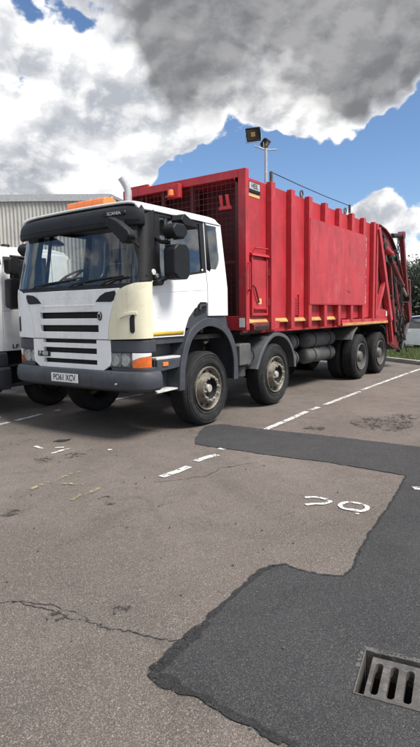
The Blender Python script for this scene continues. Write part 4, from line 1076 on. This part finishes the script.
mk('yellow_strip', box(B(), 6.17, 9.20, -.006, .010, 1.248, 1.305), 'yellow_strip', body, bevel=.003)
xs = [2.46]+[v for k in range(4) for v in (3.25+.704*k-.137, 3.25+.704*k+.002)]+[6.03]
for a, b_ in zip(xs[::2], xs[1::2]):
    if b_-a > .1: mk('yellow_strip', prism(B(), [(.060, 1.385), (.060, 1.402), (.098, 1.452), (.0985, 1.385)], 'x', a+.004, b_-.004), 'yellow_strip', body)
# cover sheet over the ribs with faint ghost lettering
cs = mk('cover_sheet', box(B(), 4.535, 7.47, -.012, -.001, 1.70, 3.225), 'red_paint_faded', body, bevel=.003)
mk('sheet_flange', box(B(), 4.54, 7.465, -.010, .098, 1.685, 1.699), 'red_paint', body)
mk('sheet_flange', box(B(), 4.54, 7.465, -.010, .098, 3.226, 3.238), 'red_paint', body)
mk('scuff', prism(B(), [(6.33, 1.985), (6.40, 1.985), (6.52, 1.95), (6.56, 1.935), (6.42, 1.955)], 'y', -.0135, -.0122), 'plastic_black', cs)
# worn-through edge down the last rib
rz = random.Random(5)
z = 1.72
while z < 3.35:
    hgt = rz.uniform(.015, .12); w_ = rz.uniform(.004, .016); x = 7.484+rz.uniform(-.012, .006)
    mk('flaked_paint', prism(B(), [(x, z), (x+w_*.7, z+hgt*.2), (x+w_, z+hgt*.55), (x+w_*.4, z+hgt), (x-.004, z+hgt*.7)], 'y', -.0145, -.0125), 'sticker_white', body)
    z += hgt+rz.choice((.0, .01, .03, .16))
# front frame with mesh guard
fr = mk('guard_frame', box(B(), 2.335, 2.43, 0, .135, 1.28, 3.665), 'red_paint', T, bevel=.008)
mk('guard_post', box(B(), 2.335, 2.43, 2.355, 2.49, 1.28, 3.665), 'red_paint', fr, bevel=.008)
mk('guard_beam', box(B(), 2.335, 2.43, .137, 2.353, 3.545, 3.665), 'red_paint', fr, bevel=.006)
mk('guard_beam', box(B(), 2.335, 2.43, .137, 2.353, 1.28, 1.50), 'red_paint', fr, bevel=.006)
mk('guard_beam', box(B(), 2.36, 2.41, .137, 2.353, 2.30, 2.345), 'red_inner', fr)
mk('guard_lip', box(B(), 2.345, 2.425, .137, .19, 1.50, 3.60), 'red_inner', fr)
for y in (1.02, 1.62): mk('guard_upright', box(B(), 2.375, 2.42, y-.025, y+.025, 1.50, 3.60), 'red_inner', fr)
bm = B()
for k in range(int(2.15/.085)): y = .20+k*.085; box(bm, 2.370, 2.3765, y, y+.0065, 1.50, 3.60)
for k in range(int(2.08/.085)): z = 1.53+k*.085; box(bm, 2.3635, 2.3698, .19, 2.35, z, z+.0065)
mk('guard_mesh', bm, 'mesh_wire', fr, smooth=0, kind='stuff')
mk('gusset', prism(B(), [(.14, 3.60), (.14, 3.46), (.28, 3.60)], 'x', 2.345, 2.36), 'red_paint', fr)
mk('bulkhead', box(B(), 2.94, 2.99, .14, 2.35, 1.27, 3.56), 'red_inner', body)
for y in (.5, 1.25, 2.0): mk('bulkhead_post', box(B(), 2.83, 2.938, y-.05, y+.05, 1.27, 3.55), 'red_inner', body)
bm = B(); tube(bm, [(2.7, 1.25, 1.75), (2.75, 1.25, 3.3)], .08, 12); mk('ejector_ram', bm, 'red_inner', T)
mk('control_box', box(B(), 2.24, 2.33, 1.18, 1.42, 3.38, 3.60), 'red_paint', fr, bevel=.01)
bm = B(); lathe(bm, [(0, 3.505), (.036, 3.50), (.045, 3.47), (.045, 3.43), (.05, 3.425), (.05, 3.41), (0, 3.41)], 16, 'z', (2.19, 1.30, 0)); bm2 = mk('amber_beacon', bm, 'orange_lamp', fr)
mk('beacon_bracket', box(B(), 2.14, 2.24, 1.26, 1.38, 3.385, 3.405), 'red_paint', fr)
for y, z in ((.445, 3.22), (.33, 3.22)): mk('bracket_arm', prism(B(), [(y-.025, z+.10), (y+.02, z+.10), (y-.01, z-.07), (y-.055, z-.07)], 'x', 2.31, 2.335), 'red_paint', fr)
mk('bracket_shelf', box(B(), 2.30, 2.36, .255, .46, 3.10, 3.15), 'red_paint', fr)
# grab rail and reflector on the post
bm = B(); tube(bm, [(2.40, .0, 2.30), (2.36, -.05, 2.28), (2.36, -.05, 1.90), (2.40, .0, 1.88)], .012, 8); mk('grab_rail', bm, 'red_paint', fr)
mk('reflector', box(B(), 2.329, 2.334, .03, .125, 1.33, 1.47), 'plate_white', fr)
# far red stub cage next to the exhaust
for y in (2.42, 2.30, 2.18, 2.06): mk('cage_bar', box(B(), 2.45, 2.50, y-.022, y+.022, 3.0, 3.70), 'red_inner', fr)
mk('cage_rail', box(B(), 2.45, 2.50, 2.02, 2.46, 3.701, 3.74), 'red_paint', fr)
# yellow corner marks, maker's plate
mk('corner_mark', box(B(), 2.445, 2.475, .094, .099, 2.90, 3.44), 'yellow_paint', body); mk('corner_mark', box(B(), 2.478, 2.90, .094, .099, 3.315, 3.365), 'yellow_paint', body)
sg = mk('maker_plate', box(B(), 2.55, 2.905, .080, .099, 3.375, 3.535), 'plastic_black', body, bevel=.004)
mk('maker_panel', box(B(), 2.57, 2.885, .0775, .0795, 3.42, 3.52), 'lettering_grey', body)
mk('maker_lettering', text_mesh('HEIL', .105, SIDE((2.7275, .0765, 3.47)), .001, 1.0, .002), 'lettering_black', body, smooth=0)
# hatch
ht = mk('hatch', box(B(), 2.64, 3.06, .066, .098, 1.58, 2.37), 'red_paint', T, bevel=.006)
for nm, q in (('hatch_frame', (2.60, 2.635, .055, .098, 1.54, 2.42)), ('hatch_frame', (3.065, 3.10, .055, .098, 1.54, 2.42)), ('hatch_frame', (2.60, 3.10, .052, .098, 1.50, 1.538))): mk(nm, box(B(), *q), 'red_paint', ht, bevel=.004)
mk('hatch_hood', prism(B(), [(.098, 2.48), (.04, 2.455), (.03, 2.425), (.098, 2.425)], 'x', 2.58, 3.11), 'red_paint', ht)
bm = B(); tube(bm, [(2.62, .06, 2.47), (2.64, .02, 2.54), (3.02, .02, 2.55), (3.05, .06, 2.48)], .012, 8); mk('hatch_bar', bm, 'red_paint', ht)
bm = B(); tube(bm, [(2.615, .05, 1.97), (2.66, .035, 1.94), (2.76, .035, 1.74), (2.80, .05, 1.71)], .013, 8); mk('hatch_lever', bm, 'red_grimy', ht)
mk('hatch_sticker', box(B(), 2.80, 2.90, .063, .0655, 1.68, 1.77), 'yellow_paint', ht)
mk('hatch_pull', box(B(), 2.66, 3.04, .045, .065, 1.60, 1.625), 'red_paint_faded', ht, bevel=.005)
for z in (1.72, 2.2):
    bm = B(); lathe(bm, [(0, z-.06), (.018, z-.06), (.018, z+.06), (0, z+.06)], 10, 'z', (3.112, .05, 0)); mk('hinge', bm, 'red_grimy', ht)
# step box and lugs under the hatch
mk('step_box', prism(B(), [(2.60, 1.28), (2.60, 1.36), (2.64, 1.395), (3.08, 1.395), (3.08, 1.27)], 'y', .02, .30), 'red_grimy', T, bevel=.01)
mk('step_recess', box(B(), 2.64, 3.05, .012, .019, 1.275, 1.335), 'pit', T)
mk('lug', prism(B(), [(3.26, 1.27), (3.26, 1.41), (3.44, 1.41), (3.44, 1.30), (3.40, 1.27)], 'y', .03, .098), 'red_paint', T, bevel=.006)
# small slatted vent by the third rib
for k in range(9): mk('vent_slat', box(B(), 4.06, 4.24, .075, .099, 1.50+k*.036, 1.522+k*.036), 'red_paint', body)
mk('vent_frame', box(B(), 4.035, 4.058, .06, .099, 1.47, 1.86), 'red_paint', body); mk('vent_frame', box(B(), 4.242, 4.265, .06, .099, 1.47, 1.86), 'red_paint', body)
# wire and lifting eyes along the roof edge
bm = B(); tube(bm, [(3.20, .05, 3.775), (4.3, .05, 3.755), (5.4, .05, 3.748), (6.6, .05, 3.76)], .007, 6); mk('safety_wire', bm, 'chassis', T)
for x in (3.20, 6.60):
    bm = B(); box(bm, x-.022, x+.022, .03, .075, ZT, ZT+.17); mk('wire_post', bm, 'tank_grey', T, bevel=.005)
for x in (4.42, 6.50):
    bm = B(); tube(bm, [Vector((x, .11, 3.65))+Vector((.055*math.cos(a_), 0, .06*math.sin(a_))) for a_ in np.linspace(0, 2*math.pi, 17)], .014, 8, cap=False); mk('lifting_eye', bm, 'tank_grey', T)
# --- tailgate and hopper
TG = [(8.25, 3.58), (8.62, 3.60), (9.05, 3.55), (9.50, 3.42), (9.92, 3.16), (10.26, 2.84), (10.68, 2.40), (10.98, 1.85), (11.18, 1.35), (11.0, .95), (10.50, .46), (10.25, .52), (9.60, .70), (9.42, 1.22), (8.25, 1.262)]
tg = mk('tailgate', prism(B(), TG, 'y', .11, .15), 'red_grimy', T, bevel=.006)
mk('hopper_side', prism(B(), TG, 'y', 2.34, 2.38), 'red_grimy', tg)
skin = [(8.26, 3.56), (8.62, 3.585), (9.05, 3.535), (9.50, 3.40), (9.92, 3.14), (10.26, 2.82), (10.68, 2.38)]
bm = B(); prism(bm, skin+[(x-.03, z-.03) for x, z in skin[::-1]], 'y', .152, 2.338); mk('hopper_skin', bm, 'red_grimy', tg)
mk('hopper_floor', prism(B(), [(9.45, 1.20), (9.62, .72), (10.25, .54), (10.50, .48), (10.96, .96), (10.90, 1.0), (10.46, .60), (9.70, .80), (9.50, 1.24)], 'y', .152, 2.338), 'chassis', tg)
mk('packer_plate', prism(B(), [(9.6, 2.9), (10.3, 2.1), (10.35, 2.15), (9.65, 2.97)], 'y', .2, 2.3), 'chassis', tg)
# rim flange round the hopper outline
top = TG[:9]
for a, b_ in zip(top, top[1:]):
    d = Vector((b_[0]-a[0], 0, b_[1]-a[1])); L_ = d.length; d.normalize(); n_ = Vector((-d.z, 0, d.x))
    c = Vector(((a[0]+b_[0])/2, .085, (a[1]+b_[1])/2)); bm = B(); obox(bm, c-n_*.0+n_*.012, d*(L_/2+.01), Vector((0, .045, 0)), n_*.016); mk('rim_flange', bm, 'red_grimy', tg)
def bar(name, a, b_, w, dpt, mat, par=tg):
    a, b_ = Vector(a), Vector(b_); d = (b_-a); L_ = d.length; d.normalize(); n_ = d.cross(Vector((0, 1, 0))).normalized(); bm = B()
    obox(bm, (a+b_)/2, d*L_/2, n_*w/2, Vector((0, dpt/2, 0))); return mk(name, bm, mat, par, bevel=.008)
bar('diagonal_strut', (8.33, .03, 3.50), (9.45, .03, 1.30), .15, .14, 'red_paint_faded')
bar('lower_strut', (8.35, .04, 1.42), (8.93, .04, 2.28), .09, .10, 'red_paint')
mk('rear_frame', box(B(), 8.26, 8.36, .0, .108, 1.378, 3.60), 'red_paint', tg, bevel=.008)
mk('corner_plate', prism(B(), [(8.37, 1.38), (8.37, 1.62), (9.18, 1.58), (9.30, 1.38)], 'y', .04, .105), 'red_paint', tg, bevel=.006)
mk('notice', box(B(), 8.62, 8.84, .100, .106, 1.70, 1.96), 'plate_white', tg); mk('notice', box(B(), 9.14, 9.24, .030, .036, 1.42, 1.55), 'plate_white', tg)
def ram(a, b_, r_, mat='red_grimy'):
    a, b_ = Vector(a), Vector(b_); m_ = a.lerp(b_, .68)
    bm = B(); tube(bm, [a, a.lerp(m_, .02), m_.lerp(a, .02), m_], r_, 14, radii=[r_*.9, r_, r_, r_*1.08]); o = mk('hydraulic_ram', bm, mat, tg)
    bm = B(); tube(bm, [m_, b_], r_*.5, 12); mk('ram_rod', bm, 'ram_rod', tg)
    for p in (a, b_):
        bm = B(); tube(bm, [p-Vector((0, r_*1.1, 0)), p+Vector((0, r_*1.1, 0))], r_*1.05, 12); mk('ram_pin', bm, 'chassis', tg)
mk('wear_plate', prism(B(), [(8.95, 3.42), (9.45, 3.30), (9.85, 3.05), (10.20, 2.72), (10.60, 2.30), (10.92, 1.80), (11.1, 1.35), (10.9, .95), (10.45, .50), (9.75, .72), (9.60, 1.5), (9.30, 2.4), (8.75, 3.2)], 'y', .098, .109), 'red_grimy', tg)
ram((8.72, .03, 3.12), (9.75, .03, 2.92), .085, 'red_paint'); ram((9.30, .03, 2.86), (10.95, .03, 1.92), .085)
ram((8.80, .06, 3.38), (9.22, .06, 2.75), .05); ram((9.75, .04, 2.35), (10.35, .04, 1.25), .06); ram((9.55, .05, 1.9), (10.1, .05, .95), .055)
bar('side_frame', (9.35, .05, 2.9), (9.95, .05, 1.0), .10, .08, 'red_grimy'); bar('side_frame', (9.62, .06, 2.70), (10.65, .06, 1.25), .12, .07, 'red_grimy')
bar('side_frame', (9.50, .06, 1.45), (9.78, .06, .74), .10, .08, 'red_paint_faded')
# rear lift frame: leaning post, top bar, chain
bar('lift_post', (10.33, .04, 3.58), (11.22, .04, 1.25), .13, .12, 'red_grimy'); bar('lift_post', (11.18, .06, 2.42), (11.42, .06, 1.30), .12, .10, 'red_grimy')
bm = B(); tube(bm, [(9.55, .05, 3.46), (10.42, .05, 3.56)], .06, 10); mk('lift_bar', bm, 'chassis', tg)
bm = B(); tube(bm, [(10.38, -.03, 3.56), (10.38, .13, 3.56)], .10, 16); mk('lift_pivot', bm, 'red_grimy', tg)
for k in range(11):
    z = 3.44-.085*k; bm = B(); cc = Vector((9.98+.008*k, .02, z)); ax_ = Vector((1, 0, 0)) if k % 2 else Vector((0, 1, 0))
    tube(bm, [cc+ax_*.026*math.cos(q)+ez*.05*math.sin(q) for q in np.linspace(0, 2*math.pi, 11)], .011, 6, cap=False); mk('chain_link', bm, 'chassis', tg)
bar('tail_arm', (11.30, .03, 1.32), (10.55, .03, .50), .07, .06, 'tank_grey'); bar('tail_lip', (11.20, .10, 1.20), (10.48, .10, .44), .10, .10, 'chassis')
mk('rear_lamp', box(B(), 11.30, 11.38, .02, .14, 1.36, 1.72), 'plastic_black', tg, bevel=.01); mk('rear_lamp_lens', box(B(), 11.382, 11.392, .03, .13, 1.38, 1.70), 'red_paint', tg)
rnd = random.Random(11); bm = B()
for k in range(44):
    x = rnd.uniform(9.4, 10.6); z = 3.3-(x-9.5)*1.15-rnd.uniform(.1, 1.1); p = Vector((x, rnd.uniform(.0, .09), z)); pts = [p]
    for j in range(5): p = p+Vector((rnd.uniform(-.05, .22), rnd.uniform(-.03, .03), rnd.uniform(-.30, .02))); p.y = min(.1, max(-.02, p.y)); pts.append(p.copy())
    tube(bm, pts, rnd.uniform(.012, .024), 6)
mk('hoses', bm, 'hose', tg, kind='stuff')
for k in range(9):
    x = 9.75+.12*k; z = 1.75-.11*k+rnd.uniform(-.25, .25); bm = B(); obox(bm, (x, .06, z), (rnd.uniform(.03, .08), 0, .02), (0, .05, 0), (-.02, 0, rnd.uniform(.04, .10))); mk('valve_block', bm, rnd.choice(['chassis', 'red_grimy', 'tank_grey']), tg, bevel=.006)

# ================================================================ neighbouring white lorry
N = thing('white_lorry', 'white lorry cab parked at the left edge beside the refuse truck', 'truck', (1.5, 4.35, 0))
V = Shell(-.18, 4.35, 1.12, .34, 4.0, 1.6, .09, 1.55, 2.45, .12, 2.2); vX, vY = V.uX, V.uY
for sgn in (1, -1):
    X = lambda x: sgn*vX(x)
    # X positions measured from the lorry's own nose
    d_ = mk('door', V.patch([[(X(.36), 1.0), (X(1.34), 1.0), (X(1.36), 1.66), (X(.36), 1.62)]], 0., (1.3,)), 'white_paint', N, solid=.04, bevel=.006)
    mk('door_frame', V.patch([[(X(.36), 1.623), (X(1.36), 1.663), (X(1.27), 1.70), (X(.50), 1.66)], [(X(1.36), 1.663), (X(1.40), 2.58), (X(1.30), 2.50), (X(1.27), 1.70)],
        [(X(1.40), 2.58), (X(.42), 2.58), (X(.56), 2.50), (X(1.30), 2.50)], [(X(.42), 2.58), (X(.36), 1.623), (X(.50), 1.66), (X(.56), 2.50)]], 0.), 'white_paint', d_, solid=.04, bevel=.006)
    mk('window', V.patch([[(X(.48), 1.645), (X(1.29), 1.68), (X(1.32), 2.52), (X(.54), 2.52)]], -.015), 'car_glass', d_)
    mk('window_seal', V.patch([[(X(.49), 1.652), (X(.535), 1.652), (X(.59), 2.51), (X(.545), 2.51)]], .003), 'plastic_black', d_, solid=.01)
    mk('window_seal', V.patch([[(X(.545), 2.47), (X(1.29), 2.47), (X(1.29), 2.51), (X(.545), 2.51)]], .003), 'plastic_black', d_, solid=.01)
    mk('window_seal', V.patch([[(X(.49), 1.652), (X(1.28), 1.69), (X(1.28), 1.71), (X(.50), 1.672)]], .003), 'plastic_black', d_, solid=.01)
    mk('side_panel', V.patch([[(X(1.37), 1.0), (X(1.78), 1.0), (X(1.78), 2.58), (X(1.41), 2.58), (X(1.37), 1.66)]], 0.), 'white_paint', N, solid=.04, bevel=.006)
    mk('front_pillar', V.patch([[(X(.352), 1.0), (X(.352), 1.62), (X(.41), 2.58), (X(.22), 2.55), (X(.16), 1.50), (X(.16), 1.0)]], 0., (1.3, 1.8, 2.0, 2.2, 2.4)), 'white_paint', N, solid=.04, bevel=.006)
    mk('door_handle', V.patch([[(X(1.10), 1.30), (X(1.27), 1.30), (X(1.27), 1.36), (X(1.10), 1.36)]], .01), 'plastic_black', d_, solid=.02)
    g_ = lambda y: y if sgn > 0 else 8.7-y
    yb = lambda a, b_: (min(g_(a), g_(b_)), max(g_(a), g_(b_)))
    mk('step_housing', box(B(), .46, 1.0, *yb(3.35, 3.6), .45, .99), 'plastic_black', N)
    mk('step', box(B(), .44, 1.30, *yb(3.24, 3.45), .42, .47), 'plastic_dark', N, bevel=.008); mk('step', box(B(), .46, 1.25, *yb(3.27, 3.45), .74, .78), 'plastic_dark', N, bevel=.008)
    wing_y = yb(3.26, 3.6)
    mr = mk('mirror', prism(B(), [(.36, 2.10), (.40, 2.12), (.53, 2.12), (.55, 2.09), (.53, 1.70), (.50, 1.67), (.38, 1.67), (.35, 1.71)], 'y', *yb(3.0, 3.15)), 'plastic_black', N, bevel=.025)
    mk('wide_angle_mirror', prism(B(), [(.36, 2.40), (.40, 2.44), (.52, 2.44), (.56, 2.41), (.55, 2.22), (.52, 2.19), (.40, 2.19), (.36, 2.22)], 'y', *yb(3.0, 3.15)), 'plastic_black', N, bevel=.025)
    bm = B(); tube(bm, [V.at(X(.42), 2.46, 0), (.44, g_(3.12), 2.44), (.45, g_(3.09), 2.30), (.45, g_(3.09), 1.80)], .018, 8); mk('mirror_arm', bm, 'plastic_black', mr)
for z0, z1, mat in ((1.0, 1.60, 'white_paint'),): mk('front_panel', V.patch([[(-vX(.155), z0), (vX(.155), z0), (vX(.155), z1), (-vX(.155), z1)]], .0), mat, N, solid=.04, bevel=.008)
mk('grille', V.patch([[(vY(5.0), 1.08), (vY(3.7), 1.08), (vY(3.75), 1.42), (vY(4.95), 1.42)]], .006), 'plastic_black', N, solid=.02, bevel=.008)
mk('windscreen', V.patch([[(-vX(.15), 1.62), (vX(.15), 1.62), (vX(.20), 2.46), (-vX(.20), 2.46)]], .004, (1.8, 2.0, 2.2)), 'windscreen_glass', N)
mk('bumper_panel', V.sweep([(.0, .42), (.06, .40), (.09, .5), (.09, .72), (.05, .76), (-.05, .76), (-.05, .42)], -vX(.40), vX(.40), 50), 'plastic_dark', N, bevel=.008)
mk('lamp_panel', V.sweep([(.0, .765), (.045, .765), (.055, .85), (.04, .97), (.0, .99), (-.05, .99), (-.05, .765)], -vX(.38), vX(.38), 50), 'plastic_dark', N, bevel=.008)
bm = B(); c = V.at(vX(.14), .85, .055); lathe(bm, [(0, -.012), (.04, -.010), (.055, 0), (.055, .02)], 20, 'y', c); mk('fog_lamp', bm, 'chrome', N)
mk('roof', prism(B(), [(.0, 2.50), (.02, 2.58), (.25, 2.63), (1.5, 2.66), (1.72, 2.63), (1.78, 2.55), (1.78, 2.50)], 'y', 3.345, 5.355), 'white_paint', N, bevel=.06, seg=3)
for y in (3.42, 5.28):
    bm = B(); lathe(bm, [(0, 2.685), (.06, 2.68), (.07, 2.66), (.07, 2.63)], 16, 'z', (.60, y, 0)); mk('roof_lamp', bm, 'plastic_black', N)
bm = B(); c = V.at(vX(.235), 2.55, .0); tube(bm, [c+Vector((-.02, 0, .08)), c+Vector((-.03, -.10, -.02)), c+Vector((-.02, -.12, -.22))], .055, 10); mk('ramp_mirror', bm, 'plastic_black', N)
mk('cab_back', box(B(), 1.74, 1.775, 3.27, 5.43, 1.0, 2.52), 'white_paint', N)
for y in (3.9, 4.8):
    st = mk('seat', prism(B(), [(.95, 1.35), (1.4, 1.33), (1.50, 2.05), (1.40, 2.1), (1.25, 1.5), (.92, 1.5)], 'y', y-.24, y+.24), 'seat_fabric', N, bevel=.03)
mk('dashboard', box(B(), .1, .55, 3.35, 5.35, 1.2, 1.62), 'dash', N, bevel=.04)
tl = text_mesh('LF', .085, SIDE((.56, 3.2275, 1.065)), .002, 1.55, .002); mk('door_lettering', tl, 'lettering_black', N, smooth=0)
for y in (3.95, 4.68): mk('chassis_rail', box(B(), .2, 7.2, y, y+.07, .62, .86), 'chassis', N)
for x, fr_ in ((1.30, True), (5.2, False)):
    for near in (True, False): put_wheel(N, x, fr_, near, 3.29, 5.41, RT, .86, 'dark' if fr_ else None)
mk('cab_floor', box(B(), .1, 1.74, 3.4, 5.3, .92, 1.0), 'chassis', N)
# low tipper body behind the cab
bd2 = mk('tipper_floor', box(B(), 1.95, 7.3, 3.24, 5.46, .98, 1.08), 'chassis', N)
for y0, y1 in ((3.20, 3.24), (5.46, 5.50)): mk('side_board', box(B(), 1.95, 7.3, y0, y1, 1.0, 1.62), 'steel_grey', N, bevel=.006)
mk('head_board', box(B(), 1.93, 1.97, 3.26, 5.44, 1.05, 1.95), 'steel_grey', N); mk('tail_board', box(B(), 7.26, 7.30, 3.26, 5.44, 1.05, 1.60), 'steel_grey', N)
# loose pale bracket lying under the lorry's nose
bm = B(); tube(bm, [(-.35, 3.0, .018), (.02, 3.02, .02), (.06, 2.98, .02)], .016, 6); tube(bm, [(-.1, 3.0, .02), (-.12, 2.9, .018)], .014, 6)
tag(mk('metal_bracket', bm, 'galvanised'), 'pale bent metal rod lying on the asphalt under the left lorry', 'rod')
